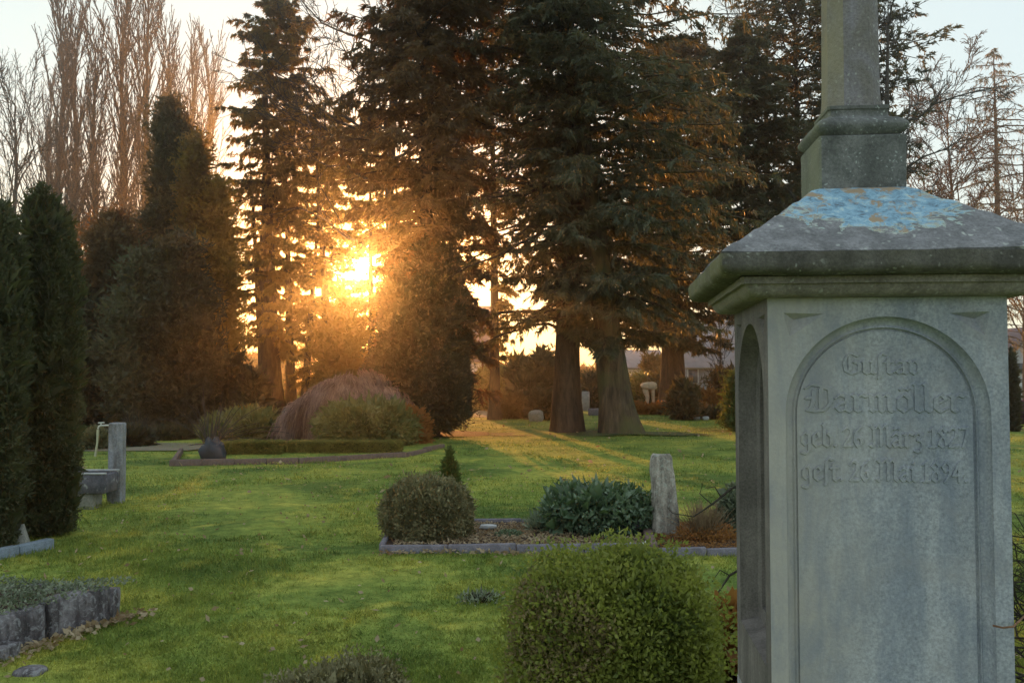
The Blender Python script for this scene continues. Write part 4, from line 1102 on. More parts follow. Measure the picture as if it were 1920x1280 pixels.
def conifer(name, label, cat, x, y, H, prof, nb, z0, tr, seed, leafm, nt=12, nl=20, lf=(.17, .05), slope=(.5, -.15), sag=.25, droop=.5, twl=.33, bark='bark', lean=(0, 0), group=None, bare=0., trunks=None, jit=.25, planar=True, bvis=.012, zt=None, skip=None, tj=.35, crown_pow=.9, gap=False):
    g = np.random.default_rng(seed)
    e = empty(name, (x, y, 0), label, cat, 0, group)
    ox_gap[:] = [x, y]
    P = None
    for k, (ox, oy, rr, hh, ln) in enumerate(trunks or [(0, 0, tr, H, lean)]):
        q_ = trunk_mesh(e, hh, rr, M[bark], g, ln, off=(ox, oy), zt=zt, sides=32 if rr > .35 else 14, flare=(1.5 if lean[0] else 1.25) if rr > .35 else 1.4)
        P = q_ if P is None else P
    fn = prof_fn(prof)
    u = (np.arange(nb) + g.uniform(0, 1, nb)) / nb
    z = z0 + (H - z0) * u ** crown_pow
    az = np.arange(nb) * 2.399 + g.normal(size=nb) * .4
    if skip is not None:
        kp = ~skip(az, z, g); z = z[kp]; az = az[kp]; nb = len(z)
    rl, rr = fn(z); w = (1 + np.cos(az)) / 2
    L = (rl * (1 - w) + rr * w) * (1 + jit * g.normal(size=nb)).clip(.35, 1.35)
    cx = np.interp(z, P[0, :, 2], P[0, :, 0]); cy = np.interp(z, P[0, :, 2], P[0, :, 1])
    if trunks:
        ti = g.integers(0, len(trunks), nb)
        cx = cx * 0 + np.array([t_[0] for t_ in trunks])[ti] * .6; cy = np.array([t_[1] for t_ in trunks])[ti] * .6
    K = 7; s = np.linspace(0, 1, K)[None]
    sl = (slope[1] + (slope[0] - slope[1]) * (z / H))[:, None] + g.normal(size=(nb, 1)) * .12
    hx = np.cos(az)[:, None] * L[:, None] * s; hy = np.sin(az)[:, None] * L[:, None] * s
    hz_ = L[:, None] * (sl * s - sag * s * s + sag * .45 * s ** 3)
    B = np.stack([cx[:, None] + hx, cy[:, None] + hy, z[:, None] + hz_], -1)
    jt = np.cumsum(g.normal(size=(nb, K, 3)) * .05 * L[:, None, None], 1); jt[:, 0] = 0; B = B + jt * .5
    br = (.10 * tr * .5 + .010 * L)[:, None] * np.linspace(1, .2, K)[None]
    T1, Lt, st = grow(B, L * twl, g, nt, .12, 1., .95, .2, -droop * .35, K=4, wob=.15, planar=planar, taper=.45)
    tb = np.maximum(.12 * br[np.repeat(np.arange(nb), nt), 0], .009)
    v1, f1 = tubes(B, br, 4); v2, f2 = ribbon(T1[:, [0, 2, 3]], tb)
    mk('branches', np.concatenate([v1, v2]), [f1, f2 + len(v1)], M[bark], e, smooth=True)
    # needles
    sel = g.uniform(size=len(T1)) > bare; Q = T1[sel]; N = len(Q)
    t = g.uniform(.0, 1., (N, nl)) ** .8; f = t * 3; i = np.clip(f.astype(int), 0, 2); fr = (f - i)[..., None]; ar = np.arange(N)[:, None]
    C = Q[ar, i] * (1 - fr) + Q[ar, i + 1] * fr; D = unit(Q[ar, i + 1] - Q[ar, i])
    C = C.reshape(-1, 3); D = D.reshape(-1, 3); n = len(C)
    C = C + g.normal(size=(n, 3)) * .03
    if gap: C, D = open_gap(C, D, g); n = len(C)
    D = D + g.normal(size=(n, 3)) * tj * 1.6 + np.array([0, 0, -droop])
    V, Fq, tn = leaves(C, D, lf[0] * g.uniform(.6, 1.3, n), lf[1] * g.uniform(.7, 1.3, n), g, quad=False)
    mk('crown', V, Fq, M[leafm], e, tone=tn)
    return e
def dense(name, label, cat, x, y, prof, n, lf, leafm, seed, depth=.5, amp=.25, freq=2.5, up=.3, out=.6, rnd=.8, tr=.12, group=None, bark='bark', amp2=0., ex=1., ey=1., shoots=.04, sl=.25, quad=False, core=True, trunkz=None, hz0=0.):
    g = np.random.default_rng(seed)
    e = empty(name, (x, y, hz0), label, cat, 0, group)
    H = max(p_[1] for p_ in prof)
    trunk_mesh(e, H * .92, tr, M[bark], g)
    V, Fq, t = shell(prof, n, g, depth=depth, amp=amp, freq=freq, lf=lf, up=up, out=out, rnd=rnd, seed=seed, quad=quad, amp2=amp2, freq2=freq * .4, ex=ex, ey=ey, shoots=shoots, shoot_len=sl)
    mk('crown', V, Fq, M[leafm], e, tone=t)
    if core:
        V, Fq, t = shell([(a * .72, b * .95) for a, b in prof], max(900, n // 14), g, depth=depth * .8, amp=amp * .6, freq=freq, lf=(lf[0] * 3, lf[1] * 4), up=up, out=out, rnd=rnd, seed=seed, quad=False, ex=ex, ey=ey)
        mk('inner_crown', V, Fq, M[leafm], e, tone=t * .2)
    return e
def X(px, Y): return pix(px, 705, Y)[0]
def Zp(py, Y): return hz_of(py, Y)
def W(px, Y): return px / F * Y
def pprof(Y, rows):
    """(photograph height, left half width, right half width) -> (z, rl, rr), rising"""
    return sorted([(Zp(py, Y), W(a, Y), W(b, Y)) for py, a, b in rows])
def sprof(Y, rows):
    return sorted([(W(a, Y), max(0, Zp(py, Y))) for py, a in rows], key=lambda q: q[1])

# two big cedars, left one and right one
Y = 25.5
conifer('cedar_tree', 'big dark cedar with straight trunk, left of the close pair', 'tree', X(1064, Y), Y, 19.5,
        pprof(Y, [(-620, 10, 10), (-300, 120, 110), (-60, 190, 150), (60, 230, 150), (250, 240, 150), (400, 225, 150), (520, 200, 130), (620, 160, 80), (720, 60, 50)]),
        250, 2.7, .40, 101, 'cedar_olive', nt=13, nl=26, lf=(.20, .056), slope=(.35, .0), sag=.40, droop=.75, twl=.27, bark='bark', bare=.34, jit=.28)
Y = 25.0
conifer('cedar_tree', 'big mossy trunked cedar leaning slightly left, right of the close pair', 'tree', X(1158, Y), Y, 19.0,
        pprof(Y, [(-620, 10, 10), (-300, 130, 160), (-60, 160, 220), (60, 150, 240), (200, 140, 270), (350, 130, 265), (480, 120, 240), (580, 90, 200), (650, 50, 130), (700, 30, 50)]),
        330, 2.5, .44, 102, 'cedar', nt=15, nl=26, lf=(.20, .060), slope=(.30, -.05), sag=.35, droop=.6, twl=.34, bark='bark_moss', lean=(-2.2, 0), jit=.22)
# dark spruce standing right of the sun, dense to the ground
Y = 24.2
conifer('spruce_tree', 'tall dark spruce directly right of the setting sun', 'tree', X(800, Y), Y, 17.5,
        pprof(Y, [(-480, 5, 5), (-250, 90, 90), (-50, 115, 120), (80, 125, 135), (200, 140, 140), (300, 140, 135), (400, 115, 120), (500, 85, 105), (600, 85, 100), (700, 85, 95), (790, 60, 70)]),
        300, 1.2, .26, 103, 'spruce', nt=14, nl=26, lf=(.21, .068), slope=(.35, -.1), sag=.25, droop=.6, twl=.40, jit=.25, gap=True)
Y = 23.4
dense('broad_yew', 'broad dark yew bush at the foot of the spruce, right of the weeping mound', 'bush', X(798, Y), Y,
      sprof(Y, [(805, 68), (780, 92), (700, 98), (620, 92), (550, 76), (500, 56), (460, 30), (440, 3)]), 66000, (.12, .045), 'darkcon', 104, depth=.55, amp=.22, freq=2.6, amp2=.2)
# trees behind, right
Y = 33.
conifer('cedar_tree', 'thin see through conifer filling the gap between the spruce and left cedar', 'tree', X(925, Y), Y, 17.,
        pprof(Y, [(-160, 10, 10), (0, 90, 90), (150, 100, 110), (300, 100, 115), (450, 80, 110), (600, 60, 90), (680, 50, 60)]),
        150, 2.2, .20, 112, 'thuja', nt=10, nl=18, lf=(.20, .06), slope=(.35, .05), sag=.35, droop=.8, twl=.28, bark='bark', bare=.35, jit=.35,
        skip=lambda az, z, g: (np.abs(z - Zp(575, 33.)) < .7) & (np.cos(az) < .1))
Y = 40.
conifer('pine_tree', 'dark conifer with thick bare trunk right of the cedars, crown full', 'tree', X(1264, Y), Y, 17.,
        pprof(Y, [(60, 5, 5), (130, 70, 80), (250, 110, 130), (400, 110, 140), (520, 80, 130), (620, 80, 90), (675, 60, 60)]),
        220, 3.0, .58, 105, 'cedar', nt=13, nl=22, lf=(.32, .11), slope=(.2, -.15), sag=.2, droop=.5, twl=.36, jit=.25)
Y = 37.
conifer('pine_tree', 'tall thin crowned pine behind the column shaft, long straight trunk', 'tree', X(1500, Y), Y, 19.,
        pprof(Y, [(-150, 20, 20), (0, 110, 100), (120, 130, 120), (260, 130, 130), (400, 120, 130), (560, 90, 90)]),
        170, 4.0, .26, 106, 'cedar', nt=11, nl=20, lf=(.24, .075), slope=(.35, -.1), sag=.2, droop=.25, twl=.36, jit=.35)
Y = 34.
conifer('pine_tree', 'open pine right of the column shaft with ragged tufts against the sky', 'tree', X(1610, Y), Y, 17.,
        pprof(Y, [(-120, 20, 20), (0, 90, 100), (100, 90, 125), (200, 90, 125), (330, 80, 110), (480, 60, 60)]),
        120, 5.0, .22, 107, 'cedar', nt=10, nl=20, lf=(.22, .075), slope=(.4, 0.), sag=.2, droop=.2, twl=.36, jit=.35)
Y = 33.
conifer('pine_tree', 'dark conifer crown directly left of the monument roof', 'tree', X(1400, Y), Y, 15.,
        pprof(Y, [(60, 10, 10), (150, 90, 90), (300, 120, 100), (420, 110, 90), (500, 70, 70)]),
        180, 4.6, .20, 108, 'cedar', nt=12, nl=22, lf=(.22, .07), slope=(.2, -.1), sag=.25, droop=.4, twl=.36, jit=.25)
# tall ragged thuja with several trunks, left of the sun
Y = 36.
conifer('thuja_tree', 'tall ragged thuja with dark drooping top and stout trunk, left of the sun', 'tree', X(512, Y), Y, Zp(-5, Y),
        pprof(Y, [(0, 10, 12), (40, 50, 62), (100, 62, 66), (200, 74, 70), (300, 90, 72), (420, 95, 60), (560, 90, 40), (660, 70, 30)]),
        240, 2.6, .42, 109, 'thuja', nt=11, nl=22, lf=(.23, .075), slope=(.35, -.15), sag=.3, droop=.9, twl=.30, jit=.3,
        trunks=[(0, 0, .46, 16, (-.6, 0)), (.75, .2, .22, 12.5, (-.5, 0)), (-.35, .4, .2, 11.5, (-.9, 0))], lean=(-.6, 0))
Y = 35.5
conifer('thuja_tree', 'slender open thuja with twin trunks close left of the sun', 'tree', X(622, Y), Y, Zp(200, Y),
        pprof(Y, [(195, 5, 5), (240, 55, 40), (320, 75, 60), (420, 75, 60), (520, 75, 60), (680, 60, 50)]),
        200, 1.2, .24, 110, 'thuja', nt=11, nl=20, lf=(.20, .065), slope=(.35, -.1), sag=.3, droop=.6, twl=.30, jit=.3,
        trunks=[(0, 0, .27, 11, (-.7, 0)), (-1.15, .3, .17, 11, (.6, 0))], gap=True)
Y = 34.5
conifer('thuja_tree', 'loose see through conifer right below the sun', 'tree', X(694, Y), Y, Zp(205, Y),
        pprof(Y, [(195, 5, 5), (300, 50, 45), (430, 50, 50), (560, 45, 50), (700, 45, 45)]),
        170, .9, .16, 111, 'thuja', nt=10, nl=18, lf=(.19, .062), slope=(.35, -.1), sag=.3, droop=.5, twl=.36, jit=.3,
        skip=lambda az, z, g: (np.abs(z - Zp(497, 34.5)) < .55) & (g.uniform(size=len(z)) < .85), gap=True)
# dark conifers at left
def cyp(px, Y, top, hw, n, seed, label, mat='darkcon', lfk=1., base=840, amp2=.25, pts=None, name='cypress_tree', up=.5):
    pr = pts or [(base, .85), (base - .25 * (base - top), 1.), (base - .5 * (base - top), .86), (base - .75 * (base - top), .62), (base - .92 * (base - top), .3), (top, .03)]
    dense(name, label, 'tree', X(px, Y), Y, sprof(Y, [(a, b * hw * .87) for a, b in pr]), n, (.20 * lfk, .075 * lfk), mat, seed, depth=.7, amp=.28, freq=2.6, amp2=amp2, up=up, sl=.45, shoots=.16, tr=.2)
cyp(312, 31., 185, 64, 60000, 120, 'tall pointed dark cypress in front of the bare poplars')
cyp(362, 30., 250, 50, 34000, 121, 'rusty lit conifer between the dark cypress and the ragged thuja', 'thuja')
cyp(205, 29., 400, 64, 40000, 122, 'broad dark conifer low in front of the poplars, right of the yews', 'spruce')
cyp(262, 27.5, 470, 44, 30000, 123, 'middle dark conifer behind the tap post', 'cedar')
cyp(335, 27.5, 430, 58, 40000, 124, 'broad dark conifer behind the arching bare twigs', 'darkcon', amp2=.4)
cyp(402, 30., 330, 48, 34000, 125, 'conifer with golden lit sprays left of the thuja trunk', 'gold', base=760)
cyp(150, 28., 540, 50, 26000, 126, 'dark conifer half hidden behind the right hand yew')
cyp(432, 28.5, 560, 30, 9000, 127, 'small pointed dark conifer left of the stout thuja trunk', pts=[(792, .8), (760, 1.), (720, .8), (690, .4), (672, .02)])
cyp(475, 27.8, 560, 30, 9000, 128, 'small dark conical conifer directly in front of the stout thuja trunk', pts=[(800, .9), (770, 1.), (740, .75), (715, .3), (705, .02)])
cyp(640, 31., 560, 46, 16000, 129, 'dark bushy conifer behind the weeping mound, below the sun', 'thuja', pts=[(790, .8), (740, 1.), (680, .9), (620, .6), (575, .05)])

# columnar yews near left
def yew(px0, px1, py_base, top, seed, label, n, lobes=5):
    y_ = gnd((px0 + px1) / 2, py_base)[1] + .3; x_ = X((px0 + px1) / 2, y_)
    r_ = W((px1 - px0) / 2, y_); H = Zp(top, y_); g = np.random.default_rng(seed)
    e = empty('columnar_yew', (x_, y_, 0), label, 'yew', 0, 'columnar yews at the left edge')
    trunk_mesh(e, H * .8, .07, M['bark'], g)
    Vs_, Ts_ = [], []
    for k in range(lobes + 1):
        a = k * 2 * math.pi / lobes + g.uniform(0, .8); rr = 0 if k == lobes else r_ * .46
        hh = H * (1 - .22 * max(0, math.cos(a)) - g.uniform(0, .05) if k < lobes else .97); rk = r_ * (.66 if k == lobes else .56)
        pr = [(rk * .82, 0.02), (rk, hh * .25), (rk, hh * .7), (rk * .86, hh * .88), (rk * .6, hh * .96), (rk * .3, hh * .99), (.01, hh)]
        V, Fq, t = shell(pr, n // (lobes + 1), g, depth=.11, amp=.060, freq=15, lf=(.034, .018), up=.5, out=.6, rnd=.8, seed=seed + k, quad=False, shoots=.06, shoot_len=.05)
        Vs_.append(V + np.array([math.cos(a) * rr, math.sin(a) * rr, 0])); Ts_.append(t)
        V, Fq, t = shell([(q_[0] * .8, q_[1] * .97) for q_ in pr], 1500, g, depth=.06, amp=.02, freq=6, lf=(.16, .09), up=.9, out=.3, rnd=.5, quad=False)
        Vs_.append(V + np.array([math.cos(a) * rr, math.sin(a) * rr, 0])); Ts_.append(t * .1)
    V = np.concatenate(Vs_); mk('foliage', V, np.arange(len(V)).reshape(-1, 3), M['yew'], e, tone=np.concatenate(Ts_))
yew(-62, 42, 1040, 352, 140, 'columnar yew cut by the left edge of the view', 100000)
yew(36, 148, 1010, 345, 141, 'full columnar yew, second from the left edge', 130000)

# bare poplars
pop = None
pl = [(98, 70, 18, 'bare poplar with twin pointed tops, farthest left of the poplars'), (143, 73, 62, 'short bare poplar second from left in the poplar row'), (178, 69, 72, 'bare poplar in the middle left of the poplar row'),
      (228, 71, -16, 'tallest bare poplar, left of the tall pair'), (268, 68, -22, 'tallest bare poplar, right of the tall pair'), (318, 72, 78, 'bare poplar rising right behind the pointed dark cypress'), (352, 75, 118, 'smaller bare poplar right of the dark cypress tip'),
      (376, 78, 128, 'farthest right small bare poplar beside the ragged thuja'), (72, 76, 190, 'low bare poplar left of the twin topped one')]
vari = []
for i, (px_, Y, top, lab) in enumerate(pl):
    H = Zp(top, Y)
    if i < 3:
        o = bare_tree('poplar_tree', lab, 'tree', X(px_, Y), Y, 27., 150 + i, M['twig'], r1k=.26, n1=62, n2=12, n3=6, n4=0, L1=.34, ang=.24, up1=.10, tr=.36, t0=.08, l2=.36, l3=.36, wob=.06, a2=.32, up2=.12, min_r=.022, group='bare poplars in a row at the left')
        vari.append(o); o['h'] = 27.
    else:
        o = copy_tree(vari[i % 3]); o.location = (X(px_, Y), Y, 0); o['label'] = lab; o.rotation_euler = (0, 0, 1.3 * i)
    s_ = H / 27.; o.scale = (s_ * .95, s_ * .95, s_)
for o in vari: del o['h']
for o in COL.objects:
    if o.name.startswith('poplar_tree') and 'h' in o.keys(): del o['h']
# bare broadleaf trees
bare_tree('bare_broadleaf_tree', 'leafless broadleaf tree, branches reaching out left of the big spruce top', 'tree', X(742, 31.), 31., 17., 160, M['twig'], n1=30, n2=9, n3=7, n4=4, L1=.46, ang=1.15, up1=.12, tr=.26, t0=.38, min_r=.013, wob=.35, a2=.7)
bare_tree('bare_broadleaf_tree', 'leafless tree with curling twigs on sky right of the column shaft', 'tree', X(1655, 32.), 32., 15.5, 161, M['twig'], n1=22, n2=9, n3=7, n4=4, L1=.36, ang=1.1, up1=.15, tr=.24, t0=.35, min_r=.012, wob=.35, a2=.7)
bare_tree('bare_broadleaf_tree', 'leafless spreading tree at far left edge behind the yews', 'tree', X(15, 52.), 52., Zp(165, 52.), 162, M['twig'], n1=20, n2=9, n3=7, n4=3, L1=.42, ang=.55, up1=.25, tr=.24, t0=.3, min_r=.015, wob=.2, a2=.5)
bare_tree('bare_broadleaf_tree', 'leafless tree showing between pine crowns left of the column shaft', 'tree', X(1420, 42.), 42., Zp(-30, 42.), 163, M['twig'], n1=20, n2=8, n3=7, n4=3, L1=.40, ang=.9, up1=.2, tr=.26, t0=.3, min_r=.012, wob=.3, a2=.6)
# larch at right, birch
Y = 44.
conifer('larch_tree', 'bare reddish larch with straight trunk and drooping twigs at right', 'tree', X(1876, Y), Y, Zp(92, Y),
        pprof(Y, [(92, 3, 3), (130, 50, 50), (220, 85, 90), (350, 110, 120), (500, 120, 120), (600, 100, 100)]),
        100, 3.2, .26, 170, 'straw', nt=12, nl=8, lf=(.24, .035), slope=(.1, -.2), sag=.35, droop=.9, twl=.28, jit=.3, bark='twig_red', bare=.35)
bare_tree('birch_tree', 'fine twigged bare birch with rusty twigs left of the larch', 'tree', X(1785, 46.), 46., Zp(190, 46.), 171, M['twig_red'], n1=30, n2=10, n3=8, n4=5, L1=.44, ang=.65, up1=.1, tr=.17, t0=.2, min_r=.018, wob=.3, a2=.6, up2=-.05, ups=-.2)
bare_tree('birch_tree', 'second bare birch right behind the larch, cut by the right edge', 'tree', X(1925, 50.), 50., Zp(250, 50.), 172, M['twig_red'], n1=26, n2=9, n3=8, n4=4, L1=.42, ang=.65, up1=.1, tr=.17, t0=.15, min_r=.018, wob=.3, a2=.6, up2=-.05)
bare_tree('bare_young_tree', 'young leafless tree seen beside the monument in front of the grey house', 'tree', X(1352, 38.), 38., Zp(590, 38.), 173, M['twig'], n1=16, n2=7, n3=5, n4=0, L1=.40, ang=.45, up1=.2, tr=.05, t0=.2, min_r=.008, wob=.25, a2=.45)

# weeping mound
Y = 22.4
g = np.random.default_rng(180)
e = empty('weeping_tree', (X(662, Y), Y, 0), 'low weeping tree, a mound of hanging pinkish brown twigs', 'tree')
trunk_mesh(e, 1.7, .10, M['bark'], g)
Rw, Hw = W(138, Y), Zp(712, Y)
n = 5200; nc = 150; tc_ = g.uniform(0, 6.28, nc); rc_ = Rw * np.sqrt(g.uniform(0, 1, nc)) * .93; ic = g.integers(0, nc, n)
px2 = np.cos(tc_[ic]) * rc_[ic] + g.normal(size=n) * .055; py2 = np.sin(tc_[ic]) * rc_[ic] + g.normal(size=n) * .055
th = np.arctan2(py2, px2); rr = np.minimum(np.hypot(px2, py2), Rw * .97)
K = 4; q = np.linspace(0, 1, K)[None]
top = Hw * np.clip(1 - (rr / Rw) ** 2.6, 0.02, 1) ** .7 * (1 + .07 * np.sin(th * 3 + 1) + .09 * nz(np.column_stack([np.cos(th) * rr, np.sin(th) * rr, rr * 0]), 3.2, 8))
Ln = np.minimum(top * .95, g.uniform(.5, 1.3, n))
P = np.stack([np.cos(th)[:, None] * (rr[:, None] + .22 * q), np.sin(th)[:, None] * (rr[:, None] + .22 * q), top[:, None] + .05 * np.sin(q * 3) - Ln[:, None] * q ** 1.5], -1) + np.cumsum(g.normal(size=(n, K, 3)) * .045, 1)
P[:, :, 0] *= 1.0
V, Fq = tubes(P, np.full((n, K), .011) * np.linspace(1.2, .5, K)[None], 3)
mk('twigs', V, Fq, M['weep'], e, tone=np.repeat(g.uniform(0, 1, n), K * 3))
pr = [(Rw * .78, .05), (Rw * .78, Hw * .3), (Rw * .65, Hw * .58), (Rw * .4, Hw * .76), (.02, Hw * .84)]
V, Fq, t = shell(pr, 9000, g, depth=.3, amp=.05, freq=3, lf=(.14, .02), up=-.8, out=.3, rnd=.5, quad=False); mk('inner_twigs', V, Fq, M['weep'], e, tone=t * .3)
# rhododendrons
def rh(px_, Y, hw, top, n, seed, label, mat='rhodo', lf=(.13, .05), name='rhododendron_bush', p=2.3, ey=1.):
    bush(name, label, 'bush', X(px_, Y), Y, dome(W(hw, Y), Zp(top, Y), p, foot=.85), n, lf, mat, seed, depth=.30, amp=.10, freq=3., out=.9, up=.1, rnd=.7, shoots=.06, shoot_len=.10, ey=ey)
rh(690, 21.0, 90, 755, 14000, 181, 'rounded rhododendron bush in front of the weeping mound')
rh(468, 22.3, 62, 782, 9000, 182, 'leafy evergreen bush with pale tinted leaves left of the weeping mound')
rh(768, 21.4, 34, 768, 5000, 183, 'rusty leaved shrub at right end of the clipped hedge', 'orange', (.08, .035), 'rusty_shrub')
rh(468, 24.6, 30, 770, 2600, 184, 'yellow flowering shrub glowing behind the pale leaved bush', 'gold', (.09, .04), 'yellow_shrub')
rh(410, 22.8, 26, 790, 3000, 185, 'small leafy shrub right behind the upright dark rock', 'rhodo', (.10, .04), 'small_shrub')
rh(245, 20.2, 36, 812, 9000, 186, 'flat dark juniper right of the tap post', 'darkcon', (.09, .03), 'juniper_bush')
rh(180, 19.6, 26, 816, 4500, 187, 'reddish shrub behind the tap and hose', 'bush', (.08, .03), 'reddish_shrub')
rh(320, 22.6, 40, 816, 8000, 188, 'low dark shrub beyond the juniper', 'darkcon', (.10, .035), 'dark_shrub')
stalks('arching_twigs', 'fountain of tall bare arching twigs behind the upright dark rock', 'shrub', X(398, 20.6), 20.6, 40, 1.75, .55, M['twig'], 189, rad=.012, K=7, droop=.30, base=.2)
stalks('dry_fern', 'dry grey stalks standing left of the arching twigs', 'shrub', X(258, 21.4), 21.4, 60, .9, .35, M['twig'], 190, rad=.007, K=5, base=.2)
# clipped hedges
def hedge(pxa, pxb, Y, top, thick, n, seed, label):
    x0, x1 = X(pxa, Y), X(pxb, Y); h = Zp(top, Y); L = x1 - x0; g = np.random.default_rng(seed)
    e = empty('clipped_hedge', ((x0 + x1) / 2, Y, 0), label, 'hedge', 0, 'clipped box hedges along the border')
    f = g.uniform(size=n); P = np.zeros((n, 3)); D = np.zeros((n, 3))
    fa = f < .55; tp_ = (f >= .55) & (f < .85); en = f >= .85
    u_ = g.uniform(-1, 1, n); v_ = g.uniform(0, 1, n)
    P[fa] = np.column_stack([u_[fa] * L / 2, np.sign(g.normal(size=fa.sum())) * thick / 2, v_[fa] * h])
    P[tp_] = np.column_stack([u_[tp_] * L / 2, (v_[tp_] - .5) * thick, np.full(tp_.sum(), h)])
    P[en] = np.column_stack([np.sign(u_[en]) * L / 2, (g.uniform(size=en.sum()) - .5) * thick, v_[en] * h])
    c = P - np.array([0, 0, h * .5]); m_ = np.abs(c / np.array([L / 2, thick / 2, h / 2])) ; e2 = np.sort(m_, 1)[:, 1]
    P = P - c * (.06 * np.clip(e2 - .75, 0, 1) * 4 * .3)[:, None] - unit(c) * (g.uniform(0, .05, n))[:, None] + unit(c) * (nz(P, 6, seed) * .02)[:, None]
    D = unit(c) + g.normal(size=(n, 3)) * .9 + [0, 0, .3]
    V, Fq, t = leaves(P, D, .05 * g.uniform(.6, 1.3, n), .028 * g.uniform(.6, 1.3, n), g, quad=False)
    mk('foliage', V, Fq, M['hedge'], e, tone=t)
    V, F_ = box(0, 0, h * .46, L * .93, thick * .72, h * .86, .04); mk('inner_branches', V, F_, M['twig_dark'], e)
hedge(409, 440, 18.35, 830, .42, 4000, 191, 'short clipped hedge piece beside the dark rock')
hedge(442, 532, 18.5, 827, .50, 9000, 192, 'clipped hedge block, middle one of the row')
hedge(545, 752, 18.8, 827, .40, 14000, 193, 'long clipped hedge in front of the rhododendron')
# ------------------------------------------------------------------ far garden between the trunks
def ball(px_, Y, hw, top, n, seed, label, mat='darkcon', lf=(.10, .04), name='clipped_bush', p=3.):
    bush(name, label, 'bush', X(px_, Y), Y, dome(W(hw, Y), Zp(top, Y), p, foot=.9), n, lf, mat, seed, depth=.15, amp=.04, freq=3)
ball(962, 34., 31, 736, 9000, 201, 'squat clipped dark bush beside the pale path')
ball(925, 42., 42, 684, 9000, 202, 'round grey green bush in front of the white house', 'rhodo', (.15, .06), 'round_bush', 2.2)
ball(1024, 33., 34, 740, 7000, 203, 'low dark shrubbery left of the left cedar trunk', 'darkcon', (.11, .05), 'dark_shrub')
cyp(1014, 38., 655, 27, 12000, 204, 'stout dark column conifer left of the left cedar trunk', pts=[(790, .9), (730, 1.), (690, .95), (665, .6), (652, .05)])
cyp(972, 40., 668, 18, 6000, 205, 'thin ragged conifer between round bush and dark column', pts=[(780, .9), (730, 1.), (700, .6), (668, .03)])
cyp(985, 36., 720, 16, 3500, 206, 'small pointed conifer above the squat clipped bush', pts=[(780, 1.), (745, .8), (715, .03)])
cyp(1108, 43., 700, 22, 5000, 207, 'round headed dark bush between the two cedar trunks', pts=[(790, .9), (750, 1.), (720, .7), (708, .1)])
cyp(1218, 52., 672, 8, 2500, 208, 'thin black cypress behind the pale sculpture', pts=[(760, 1.), (700, .9), (668, .1)])
cyp(1238, 53., 674, 8, 2500, 209, 'thin black cypress right next to its twin by the stout pine trunk', pts=[(760, 1.), (700, .9), (672, .1)])
cyp(1200, 47., 700, 24, 5000, 210, 'green shrub left behind the pale sculpture', pts=[(775, .9), (740, 1.), (715, .8), (706, .2)], mat='rhodo')
cyp(1240, 46., 700, 22, 5000, 211, 'dark green hedge piece right behind the pale sculpture', pts=[(775, 1.), (740, 1.), (706, .9), (704, .2)])
cyp(1281, 33., 735, 19, 6000, 212, 'small dark conifer at the foot of the stout pine trunk', pts=[(778, 1.), (755, .9), (735, .6), (718, .05)])
cyp(1360, 37., 690, 24, 7000, 213, 'young spruce with stiff branches beside the monument', pts=[(780, 1.), (750, .9), (720, .5), (690, .05)])
cyp(1385, 26., 740, 16, 6000, 214, 'narrow green shrub touching the monument left edge', pts=[(805, .8), (770, 1.), (730, .8), (700, .1)], mat='cone', lfk=.6)
rh(1330, 36., 34, 742, 3000, 215, 'rusty leaved low shrub in front of the young spruce', 'orange', (.14, .05), 'rusty_shrub')
rh(1190, 37.5, 20, 765, 1200, 216, 'patch of dead orange fern at the pale sculpture', 'orange', (.12, .05), 'dead_fern')
rh(1235, 37.5, 24, 767, 1300, 217, 'low heap of dead brown fern right of the pale sculpture', 'orange', (.12, .05), 'dead_fern')
rh(1330, 33.5, 60, 771, 5000, 218, 'long low dark ground shrub in front of the grey building', 'darkcon', (.12, .04), 'ground_shrub', ey=.3)
# bleached forked driftwood sculpture
Y = 38.
e = empty('wooden_sculpture', (X(1216, Y), Y, 0), 'bleached forked wooden sculpture standing on the far grass', 'sculpture')
zt_ = Zp(718, Y); zb_ = Zp(765, Y)
MB().tube([(-.10, 0, 0), (-.08, 0, .35), (-.05, .0, .7), (-.14, 0, 1.0), (-.12, 0, zt_ - .1)], [.09, .08, .09, .13, .12], 12).build('leg', M['pale_wood'], e, sharp=60)
MB().tube([(.22, 0, 0), (.20, 0, .45), (.18, 0, .9), (.16, 0, zt_ - .1)], [.06, .06, .08, .12], 12).build('leg', M['pale_wood'], e, sharp=60)
o = blob('head', (0.02, 0, zt_ - .12), (.34, .2, .17), M['pale_wood'], None, None, 12, .1, parent=e)
# graves far off
for i, (px_, Y, w, h, lab, mt) in enumerate(((1252, 39., .62, .55, 'grey gravestone between sculpture and stout pine trunk', 'block'), (1386, 31.5, .09, .75, 'thin pale upright marker beside the monument edge', 'trough_rim'), (1120, 36., .75, .30, 'low flat gravestone between the cedar trunks', 'kerb'), (1098, 41., .35, .9, 'pale gravestone seen between the cedar trunks', 'trough_rim'))):
    V, F_ = box(0, 0, h / 2 - .05, w, .14, h + .1, .03); o = mk('gravestone', V, F_, M[mt]); o.location = (X(px_, Y), Y, 0); tag(o, lab, 'gravestone')
blob('stone_planter', (X(1005, 31.5), 31.5, .18), (.26, .26, .22), M['block'], 'small stone planter at the foot of the left cedar', 'planter', 31)
for i, (px_, Y) in enumerate(((1306, 33.0), (1322, 32.8))):
    blob('pale_stone', (X(px_, Y), Y, .05), (.13, .1, .08), M['trough_rim'], ['left one of two pale stones at far lawn edge near the monument', 'right one of two pale stones at far lawn edge near the monument'][i], 'stone', 33 + i)
